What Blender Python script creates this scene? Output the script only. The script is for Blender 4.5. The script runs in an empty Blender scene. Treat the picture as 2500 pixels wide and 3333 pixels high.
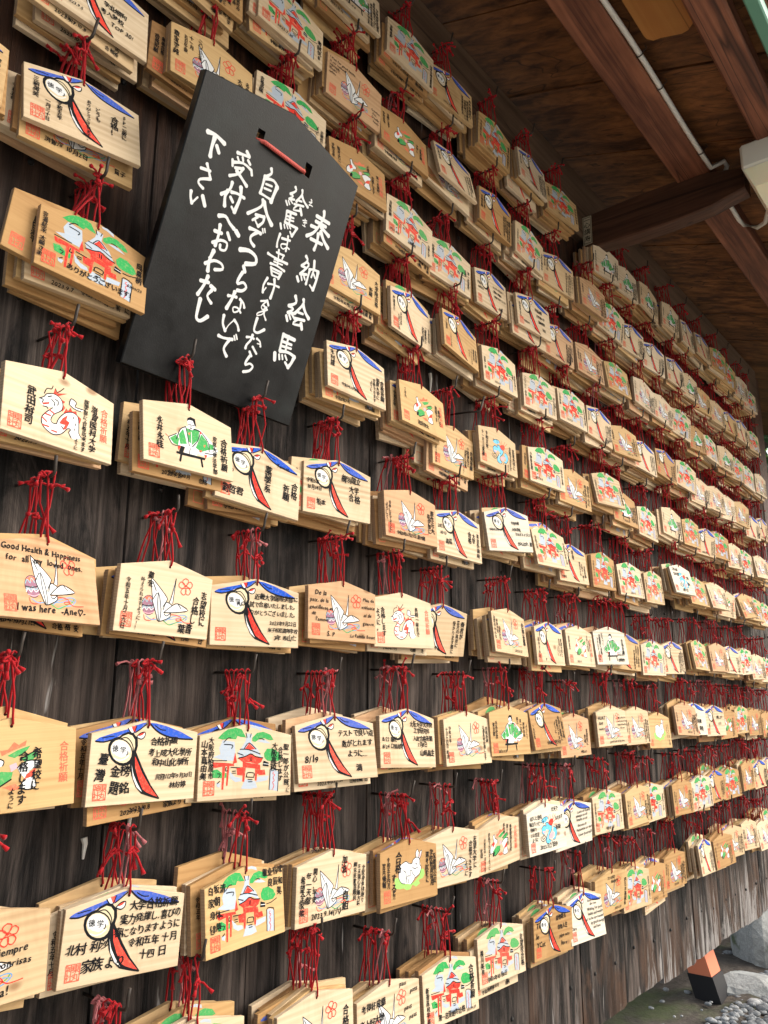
import bpy, math, random, json
from mathutils import Matrix, Vector, Euler
from mathutils.geometry import tessellate_polygon
import numpy as np
C = bpy.context.scene
COL = C.collection
random.seed(7)
R_ = math.radians

# ---------------------------------------------------------------- camera, sky, sun, exposure
cam = bpy.data.cameras.new('camera'); camo = bpy.data.objects.new('camera', cam); COL.objects.link(camo)
AX = [[0.621159, 0.181689, 0.762332], [-0.783673, 0.138753, 0.605479], [0.004233, -0.973518, 0.228573]]            # rows: world X (along the wall), Y (into the wall), Z (up) in camera space (right, down, forward)
camo.matrix_world = Matrix(((AX[0][0], -AX[0][1], -AX[0][2], 0), (AX[1][0], -AX[1][1], -AX[1][2], 0),
                            (AX[2][0], -AX[2][1], -AX[2][2], 0), (0, 0, 0, 1)))
cam.sensor_fit = 'HORIZONTAL'; cam.sensor_width = 36; cam.lens = 36 * 2700 / 2500
cam.clip_start = .02; cam.clip_end = 500
C.camera = camo
W = bpy.data.worlds.new('World'); C.world = W; W.use_nodes = True
SUN_EL, SUN_AZ = R_(36), R_(138)     # azimuth: clockwise from +Y; the sun stands out in front of the wall, to the right
nt = W.node_tree; sky = nt.nodes.new('ShaderNodeTexSky'); sky.sky_type = 'NISHITA'; sky.sun_disc = False
sky.sun_elevation = SUN_EL; sky.sun_rotation = SUN_AZ; sky.air_density = 1.2; sky.dust_density = 4; sky.ozone_density = 1
bg = nt.nodes['Background']; bg.inputs[1].default_value = .15
hs = nt.nodes.new('ShaderNodeHueSaturation'); hs.inputs['Saturation'].default_value = .45      # thin overcast: a paler sky
wm = nt.nodes.new('ShaderNodeMix'); wm.data_type = 'RGBA'; wm.blend_type = 'MULTIPLY'; wm.inputs[0].default_value = 1; wm.inputs[7].default_value = (1.02, 1.0, .96, 1)
nt.links.new(sky.outputs[0], hs.inputs['Color']); nt.links.new(hs.outputs[0], wm.inputs[6]); nt.links.new(wm.outputs[2], bg.inputs[0])
sl = bpy.data.lights.new('sun', 'SUN'); sl.energy = .7; sl.angle = R_(25); sl.color = (1, .95, .88)
so = bpy.data.objects.new('sun', sl); COL.objects.link(so)
sd = Vector((math.sin(SUN_AZ) * math.cos(SUN_EL), math.cos(SUN_AZ) * math.cos(SUN_EL), math.sin(SUN_EL)))
so.rotation_euler = sd.to_track_quat('Z', 'Y').to_euler()
C.view_settings.view_transform = 'Standard'; C.view_settings.look = 'None'; C.view_settings.gamma = 1
C.view_settings.exposure = 1.0

# ---------------------------------------------------------------- helpers
def tag(o, label=None, cat=None, group=None, kind=None):
    if label: o['label'] = label
    if cat: o['category'] = cat
    if group: o['group'] = group
    if kind: o['kind'] = kind
    return o
def empty(name, m=None):
    o = bpy.data.objects.new(name, None); COL.objects.link(o); o.empty_display_size = .02
    if m is not None: o.matrix_world = m
    return o
class MB:
    def __init__(s): s.v = []; s.f = []; s.m = []; s.t = []; s.cur = (0, 0)
    def add(s, vs, fs, mi=0):
        b = len(s.v); s.v += [tuple(p) for p in vs]; s.f += [tuple(b + i for i in f) for f in fs]; s.m += [mi] * len(fs); s.t += [s.cur] * len(vs)
    def box(s, x0, x1, y0, y1, z0, z1, mi=0, bev=0):
        if bev <= 0:
            vs = [(x, y, z) for x in (x0, x1) for y in (y0, y1) for z in (z0, z1)]
            s.add(vs, [(0, 1, 3, 2), (4, 6, 7, 5), (0, 4, 5, 1), (2, 3, 7, 6), (0, 2, 6, 4), (1, 5, 7, 3)], mi); return
        b = bev; vs = []; idx = {}
        lo = (x0, y0, z0); hi = (x1, y1, z1)
        for cx in (0, 1):
            for cy in (0, 1):
                for cz in (0, 1):
                    cc = (cx, cy, cz)
                    for a in range(3):
                        p = []
                        for k in range(3):
                            e = hi[k] if cc[k] else lo[k]
                            p.append(e if k == a else e + (-b if cc[k] else b))
                        idx[cc + (a,)] = len(vs); vs.append(p)
        fs = []
        for a in range(3):
            o1, o2 = [k for k in range(3) if k != a]
            for sgn in (0, 1):
                q = []
                for u, w in ((0, 0), (1, 0), (1, 1), (0, 1)):
                    cc = [0, 0, 0]; cc[a] = sgn; cc[o1] = u; cc[o2] = w; q.append(idx[tuple(cc) + (a,)])
                fs.append(q)
        for a in range(3):
            o1, o2 = [k for k in range(3) if k != a]
            for u in (0, 1):
                for w in (0, 1):
                    q = []
                    for t, fa in ((0, o1), (1, o1), (1, o2), (0, o2)):
                        cc = [0, 0, 0]; cc[a] = t; cc[o1] = u; cc[o2] = w; q.append(idx[tuple(cc) + (fa,)])
                    fs.append(q)
        for cx in (0, 1):
            for cy in (0, 1):
                for cz in (0, 1): fs.append([idx[(cx, cy, cz, a)] for a in range(3)])
        s.add(vs, fs, mi)
    def tube(s, pts, r, mi=0, n=5, r2=None):
        pts = [Vector(p) for p in pts]; vs = []; fs = []; L = len(pts)
        for i, p in enumerate(pts):
            d = (pts[min(i + 1, L - 1)] - pts[max(i - 1, 0)])
            d = d.normalized() if d.length > 1e-9 else Vector((0, 0, 1))
            a = d.cross(Vector((.31, .87, .39))).normalized(); b = d.cross(a)
            rr = r if r2 is None else r + (r2 - r) * i / (L - 1)
            for k in range(n):
                t = 2 * math.pi * k / n; vs.append(p + (a * math.cos(t) + b * math.sin(t)) * rr)
        for i in range(L - 1):
            for k in range(n): fs.append((i * n + k, i * n + (k + 1) % n, (i + 1) * n + (k + 1) % n, (i + 1) * n + k))
        fs.append(tuple(range(n - 1, -1, -1))); fs.append(tuple((L - 1) * n + k for k in range(n)))
        s.add(vs, fs, mi)
    def blob(s, c, rx, ry, rz, mi=0, nu=7, nv=5, seed=0, rough=.0, rot=None):
        rnd = random.Random(seed); vs = []; fs = []
        for j in range(nv + 1):
            ph = math.pi * j / nv
            for i in range(nu):
                th = 2 * math.pi * i / nu; k = 1 + rough * (rnd.random() - .5)
                p = Vector((rx * k * math.sin(ph) * math.cos(th), ry * k * math.sin(ph) * math.sin(th), rz * k * math.cos(ph)))
                if rot is not None: p = rot @ p
                vs.append(Vector(c) + p)
        for j in range(nv):
            for i in range(nu): fs.append((j * nu + i, j * nu + (i + 1) % nu, (j + 1) * nu + (i + 1) % nu, (j + 1) * nu + i))
        s.add(vs, fs, mi)
    def mesh(s, name, mats, smooth=False):
        me = bpy.data.meshes.new(name); me.from_pydata(s.v, [], s.f)
        for m in mats: me.materials.append(m)
        if len(mats) > 1: me.polygons.foreach_set('material_index', s.m)
        if smooth: me.polygons.foreach_set('use_smooth', [True] * len(s.f))
        if any(t != (0, 0) for t in s.t):
            a = me.attributes.new('tone', 'FLOAT', 'POINT'); a.data.foreach_set('value', [t[0] for t in s.t])
            a = me.attributes.new('seed', 'FLOAT', 'POINT'); a.data.foreach_set('value', [t[1] for t in s.t])
        me.update(); return me
    def build(s, name, mats, parent=None, smooth=False):
        if not isinstance(mats, (list, tuple)): mats = [mats]
        o = bpy.data.objects.new(name, s.mesh(name, mats, smooth)); COL.objects.link(o)
        if parent is not None: o.parent = parent
        return o

# ---------------------------------------------------------------- materials
def N(nt, t, **kw):
    n = nt.nodes.new(t)
    for k, v in kw.items(): setattr(n, k, v)
    return n
def mat(name):
    m = bpy.data.materials.new(name); m.use_nodes = True; return m, m.node_tree, m.node_tree.nodes['Principled BSDF']
def plain(name, col, rough=.7, spec=.3, metal=0):
    m, t, b = mat(name); b.inputs['Base Color'].default_value = (*col, 1); b.inputs['Roughness'].default_value = rough
    b.inputs['Specular IOR Level'].default_value = spec; b.inputs['Metallic'].default_value = metal; return m
def ramp(t, stops, fac):
    r = N(t, 'ShaderNodeValToRGB'); e = r.color_ramp.elements
    while len(e) < len(stops): e.new(.5)
    for i, (p, c) in enumerate(stops): e[i].position = p; e[i].color = (*c, 1) if len(c) == 3 else c
    t.links.new(fac, r.inputs[0]); return r.outputs[0]
def mapping(t, src, scale=(1, 1, 1), loc=(0, 0, 0), rot=(0, 0, 0)):
    m = N(t, 'ShaderNodeMapping'); m.inputs['Scale'].default_value = scale; m.inputs['Location'].default_value = loc; m.inputs['Rotation'].default_value = rot
    t.links.new(src, m.inputs[0]); return m.outputs[0]
def noise(t, vec, scale, detail=4, rough=.6, dist=0):
    n = N(t, 'ShaderNodeTexNoise'); n.inputs['Scale'].default_value = scale; n.inputs['Detail'].default_value = detail
    n.inputs['Roughness'].default_value = rough; n.inputs['Distortion'].default_value = dist; t.links.new(vec, n.inputs['Vector']); return n.outputs['Fac']
def mix(t, fac, a, b, mode='MIX'):
    n = N(t, 'ShaderNodeMix', data_type='RGBA', blend_type=mode)
    for i, v in ((0, fac), (6, a), (7, b)):
        if isinstance(v, (int, float)): n.inputs[i].default_value = v
        elif isinstance(v, tuple): n.inputs[i].default_value = (*v, 1)
        else: t.links.new(v, n.inputs[i])
    return n.outputs[2]
def math_(t, op, a, b=0.0, c=None):
    n = N(t, 'ShaderNodeMath', operation=op)
    for i, v in enumerate((a, b, c)):
        if v is None: continue
        if isinstance(v, (int, float)): n.inputs[i].default_value = v
        else: t.links.new(v, n.inputs[i])
    return n.outputs[0]
def mrange(t, v, a, b, c=0.0, d=1.0):
    n = N(t, 'ShaderNodeMapRange'); t.links.new(v, n.inputs[0])
    for i, x in enumerate((a, b, c, d)): n.inputs[i + 1].default_value = x
    return n.outputs[0]
def bump(t, b, h, strength=.3, dist=.002):
    n = N(t, 'ShaderNodeBump'); n.inputs['Strength'].default_value = strength; n.inputs['Distance'].default_value = dist
    t.links.new(h, n.inputs['Height']); t.links.new(n.outputs[0], b.inputs['Normal'])

def plaque_wood():
    m, t, b = mat('plaque_wood')
    tc = N(t, 'ShaderNodeTexCoord'); at = N(t, 'ShaderNodeAttribute', attribute_name='tone'); asd = N(t, 'ShaderNodeAttribute', attribute_name='seed')
    co = N(t, 'ShaderNodeCombineXYZ'); 
    s10 = math_(t, 'MULTIPLY', asd.outputs['Fac'], 3.7); t.links.new(s10, co.inputs[0])
    t.links.new(math_(t, 'MULTIPLY', asd.outputs['Fac'], 1.9), co.inputs[2]); t.links.new(math_(t, 'MULTIPLY', asd.outputs['Fac'], 5.3), co.inputs[1])
    va = N(t, 'ShaderNodeVectorMath', operation='ADD'); t.links.new(tc.outputs['Object'], va.inputs[0]); t.links.new(co.outputs[0], va.inputs[1])
    P = va.outputs[0]
    base = ramp(t, [(0, (.70, .64, .53)), (.2, (.67, .54, .375)), (.4, (.62, .475, .305)), (.5, (.58, .42, .245)), (.65, (.58, .39, .185)), (.8, (.45, .27, .115)), (1, (.33, .18, .075))], at.outputs['Fac'])
    pink = mix(t, math_(t, 'MULTIPLY', math_(t, 'GREATER_THAN', at.outputs['Fac'], 1.15), .85), base, (.60, .39, .23))
    # growth rings: fine lines running along the board, slowly wavering
    w = N(t, 'ShaderNodeTexWave', wave_type='BANDS', bands_direction='Z'); w.inputs['Scale'].default_value = 34; w.inputs['Distortion'].default_value = 2.2
    w.inputs['Detail'].default_value = 3; w.inputs['Detail Scale'].default_value = .6
    t.links.new(mapping(t, P, (.12, 1.0, 1)), w.inputs['Vector'])
    amp = noise(t, mapping(t, P, (.3, 1, 8)), 3.0, 2)
    g = math_(t, 'MULTIPLY', w.outputs['Fac'], mrange(t, amp, .42, .7, .0, .42))
    fine = noise(t, mapping(t, P, (6, 60, 420)), 1.0, 3)
    ink = mix(t, g, pink, (.42, .27, .13), 'MULTIPLY')
    ink = mix(t, mrange(t, fine, .35, .75, 0, .22), ink, (.5, .36, .2), 'MULTIPLY')
    blot = noise(t, P, 14, 3)
    ink = mix(t, mrange(t, blot, .5, .8, 0, .25), ink, (.62, .47, .33), 'MULTIPLY')
    st2 = noise(t, mapping(t, P, (9, 9, 3)), 1, 5, .7, .8)
    ink = mix(t, mrange(t, st2, .55, .72, 0, .38), ink, (.55, .42, .30), 'MULTIPLY')
    kn = N(t, 'ShaderNodeTexVoronoi'); kn.inputs['Scale'].default_value = 1; t.links.new(mapping(t, P, (9, 4, 16)), kn.inputs['Vector'])
    ink = mix(t, mrange(t, kn.outputs['Distance'], .05, .10, .75, 0), ink, (.22, .11, .05))
    # end grain (the short left and right edges) is darker, greyer wood
    ge = N(t, 'ShaderNodeNewGeometry'); vt = N(t, 'ShaderNodeVectorTransform', vector_type='NORMAL', convert_from='WORLD', convert_to='OBJECT'); t.links.new(ge.outputs['Normal'], vt.inputs[0])
    sx = N(t, 'ShaderNodeSeparateXYZ'); t.links.new(vt.outputs[0], sx.inputs[0])
    end = math_(t, 'GREATER_THAN', math_(t, 'ABSOLUTE', sx.outputs[0]), .8)
    st = N(t, 'ShaderNodeTexWave', wave_type='BANDS', bands_direction='Z'); st.inputs['Scale'].default_value = 90; st.inputs['Distortion'].default_value = 1.5; t.links.new(P, st.inputs['Vector'])
    endc = mix(t, mrange(t, st.outputs['Fac'], 0, 1, .2, .7), ink, (.46, .36, .28), 'MULTIPLY')
    endc = mix(t, .55, endc, (.30, .24, .185))
    fin = mix(t, end, ink, endc)
    t.links.new(fin, b.inputs['Base Color']); b.inputs['Roughness'].default_value = .7; b.inputs['Specular IOR Level'].default_value = .15
    bump(t, b, fine, .12, .0006); return m

def plank_wall():
    m, t, b = mat('weathered_planks'); tc = N(t, 'ShaderNodeTexCoord'); ge = N(t, 'ShaderNodeNewGeometry'); P0 = tc.outputs['Object']
    isl = ge.outputs['Random Per Island']; co = N(t, 'ShaderNodeCombineXYZ'); t.links.new(math_(t, 'MULTIPLY', isl, 40), co.inputs[2]); t.links.new(math_(t, 'MULTIPLY', isl, 13), co.inputs[0])
    va = N(t, 'ShaderNodeVectorMath', operation='ADD'); t.links.new(P0, va.inputs[0]); t.links.new(co.outputs[0], va.inputs[1]); P = va.outputs[0]
    sp = N(t, 'ShaderNodeSeparateXYZ'); t.links.new(P0, sp.inputs[0])
    # cathedral grain: distorted rings cut lengthwise
    w = N(t, 'ShaderNodeTexWave', wave_type='BANDS', bands_direction='X'); w.inputs['Scale'].default_value = 7; w.inputs['Distortion'].default_value = 14; w.inputs['Detail'].default_value = 3; w.inputs['Detail Scale'].default_value = .8; w.inputs['Detail Roughness'].default_value = .6
    t.links.new(mapping(t, P, (1, 1, .22)), w.inputs['Vector'])
    fine = noise(t, mapping(t, P, (190, 20, 4.5)), 1, 6, .75, .4)
    mid = noise(t, mapping(t, P, (15, 10, 2.6)), 1, 7, .72, 1.2)
    big = noise(t, mapping(t, P, (5, 5, 2.4)), 1, 5, .65, 1.2)
    dark = mix(t, mrange(t, fine, .35, .7), (.0022, .0020, .0022), (.022, .019, .018))
    grey = mix(t, mrange(t, fine, .3, .72), (.026, .020, .018), (.19, .15, .13))
    brn = mix(t, mrange(t, fine, .3, .7), (.016, .006, .003), (.085, .033, .014))
    c = mix(t, mrange(t, mid, .42, .58), dark, grey)
    c = mix(t, mrange(t, big, .54, .66, 0, .85), c, mix(t, .55, grey, (.085, .060, .048)))
    c = mix(t, mrange(t, big, .40, .30, 0, .85), c, dark)
    c = mix(t, mrange(t, isl, .5, 1, 0, .5), c, dark)
    c = mix(t, mrange(t, w.outputs['Fac'], .6, .95, 0, .5), c, (.004, .0035, .0035))
    # sheltered boards under the eave kept their brown
    up = mrange(t, math_(t, 'ADD', sp.outputs[2], math_(t, 'MULTIPLY', math_(t, 'SUBTRACT', big, .5), .8)), .50, .95)
    c = mix(t, math_(t, 'MULTIPLY', up, .85), c, mix(t, mrange(t, w.outputs['Fac'], .4, .9, 0, .7), brn, (.010, .004, .002)))
    # bare, bleached wood towards the exposed lower ends
    pl = noise(t, mapping(t, P, (17, 8, 2.3)), 1, 7, .72, 1.4)
    low = mrange(t, sp.outputs[2], -.42, -.74, -.15, .11)
    rt = mrange(t, sp.outputs[0], 1.0, 3.0, -.07, .07)
    pf = mrange(t, math_(t, 'ADD', math_(t, 'ADD', pl, low), rt), .60, .68)
    bl = mix(t, mrange(t, fine, .3, .7), (.085, .078, .078), (.40, .375, .36))
    c = mix(t, pf, c, bl)
    chips = mrange(t, noise(t, mapping(t, P, (42, 20, 3.4)), 1, 4, .6, .5), .70, .73)
    c = mix(t, math_(t, 'MULTIPLY', chips, .7), c, (.30, .29, .28))
    warm = mrange(t, math_(t, 'ADD', big, mrange(t, sp.outputs[2], -.45, -.8, 0, .12)), .57, .68, 0, .75)
    c = mix(t, math_(t, 'MULTIPLY', math_(t, 'MULTIPLY', warm, mrange(t, sp.outputs[2], -.36, -.46)), mrange(t, pf, 0, 1, 1, .1)), c, mix(t, fine, (.012, .005, .003), (.11, .055, .030)))
    t.links.new(c, b.inputs['Base Color']); b.inputs['Roughness'].default_value = .75; b.inputs['Specular IOR Level'].default_value = .18
    bump(t, b, math_(t, 'ADD', math_(t, 'ADD', fine, math_(t, 'MULTIPLY', w.outputs['Fac'], .9)), mid), .7, .005); return m

def timber(name, c0, c1, axis=0, sc=1.0, rough=.6):
    m, t, b = mat(name); tc = N(t, 'ShaderNodeTexCoord'); ge = N(t, 'ShaderNodeNewGeometry'); isl = ge.outputs['Random Per Island']
    co = N(t, 'ShaderNodeCombineXYZ'); 
    for i in range(3): t.links.new(math_(t, 'MULTIPLY', isl, 7.0 + 5 * i), co.inputs[i])
    va = N(t, 'ShaderNodeVectorMath', operation='ADD'); t.links.new(tc.outputs['Object'], va.inputs[0]); t.links.new(co.outputs[0], va.inputs[1])
    s = [60, 60, 60]; s[axis] = 2.5; s = tuple(x * sc for x in s)
    s2 = [14, 14, 14]; s2[axis] = 1.6; s2 = tuple(x * sc for x in s2)
    f = noise(t, mapping(t, va.outputs[0], s), 1, 5, .65, .5); g = noise(t, mapping(t, va.outputs[0], s2), 1, 3, .6, 1.2)
    h = noise(t, va.outputs[0], 5 * sc, 3)
    k = math_(t, 'ADD', math_(t, 'MULTIPLY', f, .6), math_(t, 'MULTIPLY', g, .4))
    c = mix(t, mrange(t, k, .40, .62), c0, c1)
    s3 = [16, 16, 16]; s3[axis] = .55; cr = noise(t, mapping(t, va.outputs[0], tuple(x * sc for x in s3)), 1, 2, .5, .6)
    crk = mrange(t, math_(t, 'ABSOLUTE', math_(t, 'SUBTRACT', cr, .56)), .0, .009, 1, 0)
    c = mix(t, math_(t, 'MULTIPLY', crk, .85), c, tuple(x * .12 for x in c0)); c = mix(t, mrange(t, h, .45, .7, 0, .45), c, tuple(x * .55 for x in c0))
    c = mix(t, mrange(t, isl, 0, 1, 0, .35), c, tuple(x * .6 for x in c0))
    t.links.new(c, b.inputs['Base Color']); b.inputs['Roughness'].default_value = rough; b.inputs['Specular IOR Level'].default_value = .3
    bump(t, b, k, .45, .003); return m

def rope(name, a, b_):
    m, t, b = mat(name); tc = N(t, 'ShaderNodeTexCoord'); n = noise(t, tc.outputs['Object'], 900, 2)
    oi = N(t, 'ShaderNodeNewGeometry')
    c = mix(t, n, a, b_); c = mix(t, mrange(t, oi.outputs['Random Per Island'], 0, 1, 0, .4), c, tuple(x * .55 for x in a))
    t.links.new(c, b.inputs['Base Color']); b.inputs['Roughness'].default_value = .8; b.inputs['Specular IOR Level'].default_value = .15
    b.inputs['Sheen Weight'].default_value = .1; return m

M_WOOD = plaque_wood()
M_CORD = rope('red_cord', (.29, .004, .008), (.46, .010, .016))
M_FADE = rope('faded_cord', (.30, .055, .065), (.46, .19, .19))
M_IRON = plain('dark_iron', (.045, .036, .030), .55, .4, .3)
M_HOLE = plain('drilled_hole', (.10, .06, .03), .9, .1)
def paint_mat(name, col, worn):
    m, t, b = mat(name); tc = N(t, 'ShaderNodeTexCoord'); oi = N(t, 'ShaderNodeObjectInfo')
    va = N(t, 'ShaderNodeVectorMath', operation='ADD'); cx = N(t, 'ShaderNodeCombineXYZ'); t.links.new(oi.outputs['Random'], cx.inputs[0]); t.links.new(oi.outputs['Random'], cx.inputs[2])
    t.links.new(tc.outputs['Object'], va.inputs[0]); t.links.new(cx.outputs[0], va.inputs[1])
    n = noise(t, va.outputs[0], 260, 4, .7); n2 = noise(t, mapping(t, va.outputs[0], (60, 60, 420)), 1, 3)
    f = mrange(t, n, .50, .72, 0, .30 * worn); c = mix(t, f, col, (.60, .46, .28))
    c = mix(t, math_(t, 'MULTIPLY', mrange(t, n2, .5, .7), .18 * worn), c, tuple(v * .6 for v in col))
    c = mix(t, math_(t, 'MULTIPLY', oi.outputs['Random'], .12 * worn), c, (.60, .48, .32))
    t.links.new(c, b.inputs['Base Color']); b.inputs['Roughness'].default_value = .75; b.inputs['Specular IOR Level'].default_value = .08; return m
PAINT = {k: paint_mat('paint_' + n, c, 0.0 if k == 'k' else .4 if k == 'w' else 1.0) for k, n, c in (
    ('k', 'ink_black', (.012, .012, .014)), ('b', 'ribbon_blue', (.012, .085, .52)), ('r', 'vermilion', (.72, .035, .025)), ('w', 'white', (.70, .71, .72)),
    ('c', 'cream', (.66, .56, .38)), ('y', 'blue_grey', (.40, .47, .56)), ('g', 'pine_green', (.025, .33, .085)), ('p', 'pink', (.80, .38, .45)),
    ('o', 'orange_red', (.72, .14, .07)), ('m', 'plum', (.26, .11, .20)), ('e', 'teal', (.22, .42, .50)), ('q', 'pale_grey', (.58, .61, .66)),
    ('u', 'thread_blue', (.13, .30, .55)), ('l', 'leaf_green', (.27, .56, .13)), ('n', 'sky_blue', (.13, .50, .74)), ('s', 'seal_red', (.74, .10, .06)))}
PK = list(PAINT)

# ---------------------------------------------------------------- lettering
_gc = {}
def glyphs(body):
    """Filled outline of a string, 1 unit high: (points, triangles, advance width)."""
    if body in _gc: return _gc[body]
    cu = bpy.data.curves.new('lettering', 'FONT'); cu.body = body; cu.size = 1; cu.resolution_u = 2; cu.fill_mode = 'FRONT'; cu.offset = .008
    ob = bpy.data.objects.new('lettering', cu); me = bpy.data.meshes.new_from_object(ob); me.calc_loop_triangles()
    v = np.array([(p.co.x, p.co.y) for p in me.vertices]) if len(me.vertices) else np.zeros((0, 2))
    tr = [tuple(q.vertices) for q in me.loop_triangles]
    w = float(v[:, 0].max()) if len(v) else .4
    bpy.data.objects.remove(ob); bpy.data.curves.remove(cu); bpy.data.meshes.remove(me)
    _gc[body] = (v, tr, w); return _gc[body]
def put_glyph(mb, ch, cx, cz, size, y, rnd, mi=0, wob=1.0):
    v, tr, w = glyphs(ch)
    if not len(v): return
    a = rnd.gauss(.0, .05) * wob; sx = size * (1 + rnd.gauss(-.04, .07) * wob); sz = size * (1 + rnd.gauss(.0, .06) * wob); sh = rnd.gauss(.08, .06) * wob
    c = (v.min(0) + v.max(0)) / 2 if ch not in '、。.,!っょゅ' else np.array([.5, .38])
    x = (v[:, 0] - c[0]); z = (v[:, 1] - c[1]); x = x + sh * z; z = z - .10 * wob * x
    ph = rnd.random() * 6.28; x = x + .022 * wob * np.sin(5 * z + ph); z = z + .022 * wob * np.sin(5 * x + ph * 1.7)
    X = cx + sx * (x * math.cos(a) - z * math.sin(a)) + rnd.gauss(0, .03) * size * wob; Z = cz + sz * (x * math.sin(a) + z * math.cos(a))
    mb.add([(p, y, q) for p, q in zip(X, Z)], tr, mi)
    if wob >= .5: mb.add([(p + .034 * size, y - .00002, q + .012 * size) for p, q in zip(X, Z)], tr, mi)
def put_text(mb, spec, y, seed, mi=0):
    rnd = random.Random(seed)
    for blk in spec.split('|'):
        d, x, z, s, body = blk.split(' ', 4); x, z, s = float(x) / 1000, float(z) / 1000, float(s) / 1000
        s *= 1.1
        if d == 'v':
            need = sum(1.0 if c != ' ' else .5 for c in body) * s
            if z - need < .003: s *= max(.5, (z - .003) / need)
            x = max(-.0735 + s * .55, min(.0735 - s * .55, x))
        else:
            adv = lambda: sum(s * (.92 if ord(c) > 0x2e00 else (glyphs(c)[2] + .09 if c != ' ' else .34)) for c in body)
            if x + adv() > .0725: x = max(-.072, .0725 - adv())
            if x + adv() > .0725: s *= (.0725 - x) / adv()
            z = max(z, .003)
        if d == 'v':
            for ch in body:
                if ch != ' ': put_glyph(mb, ch, x, z - s * .45, s * 1.05, y, rnd, mi)
                z -= s * (1.0 if ch != ' ' else .5); x += rnd.gauss(-.02, .03) * s
        else:
            for ch in body:
                cjk = ord(ch) > 0x2e00
                w = 1.0 if cjk else glyphs(ch)[2] + .09 if ch != ' ' else .34
                if ch != ' ':
                    if cjk: put_glyph(mb, ch, x + s * .5, z + s * .38 + rnd.gauss(0, .04) * s, s, y, rnd, mi)
                    else:
                        v, tr, _ = glyphs(ch); ph = rnd.random() * 6
                        if len(v):
                            X = x + s * (v[:, 0] + .14 * v[:, 1] + .02 * np.sin(6 * v[:, 1] + ph)); Z = z + s * (v[:, 1] * (1 + rnd.gauss(0, .07)) + rnd.gauss(0, .025))
                            mb.add([(p, y, q) for p, q in zip(X, Z)], tr, mi); mb.add([(p + .03 * s, y - .00002, q + .01 * s) for p, q in zip(X, Z)], tr, mi)
                x += s * w * (.92 if cjk else 1.0)
def strip(mb, pts, w, y, mi, taper=0.0, dy=0.0):
    """A painted line: a ribbon of width w through pts with rounded ends."""
    P = [Vector(p) for p in pts]
    if len(P) > 2:                                   # smooth
        Q = []
        for i in range(len(P) - 1):
            a, b, c, d = P[max(i - 1, 0)], P[i], P[i + 1], P[min(i + 2, len(P) - 1)]
            for k in range(3):
                t = k / 3; Q.append(.5 * ((2 * b) + (c - a) * t + (2 * a - 5 * b + 4 * c - d) * t * t + (3 * b - a - 3 * c + d) * t ** 3))
        Q.append(P[-1]); P = Q
    n = len(P); L = []; Rr = []
    for i, p in enumerate(P):
        d = P[min(i + 1, n - 1)] - P[max(i - 1, 0)]
        if d.length < 1e-9: d = Vector((1, 0))
        d.normalize(); nn = Vector((-d.y, d.x)); s = i / max(n - 1, 1)
        ww = w / 2 * (1 - taper * (math.sin(math.pi * s) * .8 - .15 + .15 * s))
        L.append((p + nn * ww, y - dy * i)); Rr.append((p - nn * ww, y - dy * i))
    d0 = (P[0] - P[1]).normalized() * w * .42 if n > 1 else Vector((0, 0)); d1 = (P[-1] - P[-2]).normalized() * w * .42 if n > 1 else Vector((0, 0))
    vs = [(q.x, yy, q.y) for q, yy in L] + [(q.x, yy, q.y) for q, yy in Rr]
    fs = [(i, i + 1, n + i + 1, n + i) for i in range(n - 1)]
    def cap(a, b, d, yy):
        m = (a + b) / 2; k = len(vs); vs.extend([((a * .85 + b * .15) + d * .62).to_tuple(), (m + d).to_tuple(), ((a * .15 + b * .85) + d * .62).to_tuple()])
        for j in range(3): vs[k + j] = (vs[k + j][0], yy, vs[k + j][1])
        return k
    k = cap(L[0][0], Rr[0][0], d0, y); fs.append((0, k, k + 1, k + 2, n))
    k = cap(L[-1][0], Rr[-1][0], d1, y - dy * (n - 1)); fs.append((n - 1, k, k + 1, k + 2, 2 * n - 1))
    mb.add(vs, fs, mi)
def parse(s): return [tuple(float(v) / 1000 for v in p.split(',')) for p in s.split()]
def fill(mb, pts, y, mi): 
    tr = tessellate_polygon([[Vector((p[0], p[1], 0)) for p in pts]])
    mb.add([(p[0], y, p[1]) for p in pts], tr, mi)
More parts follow.
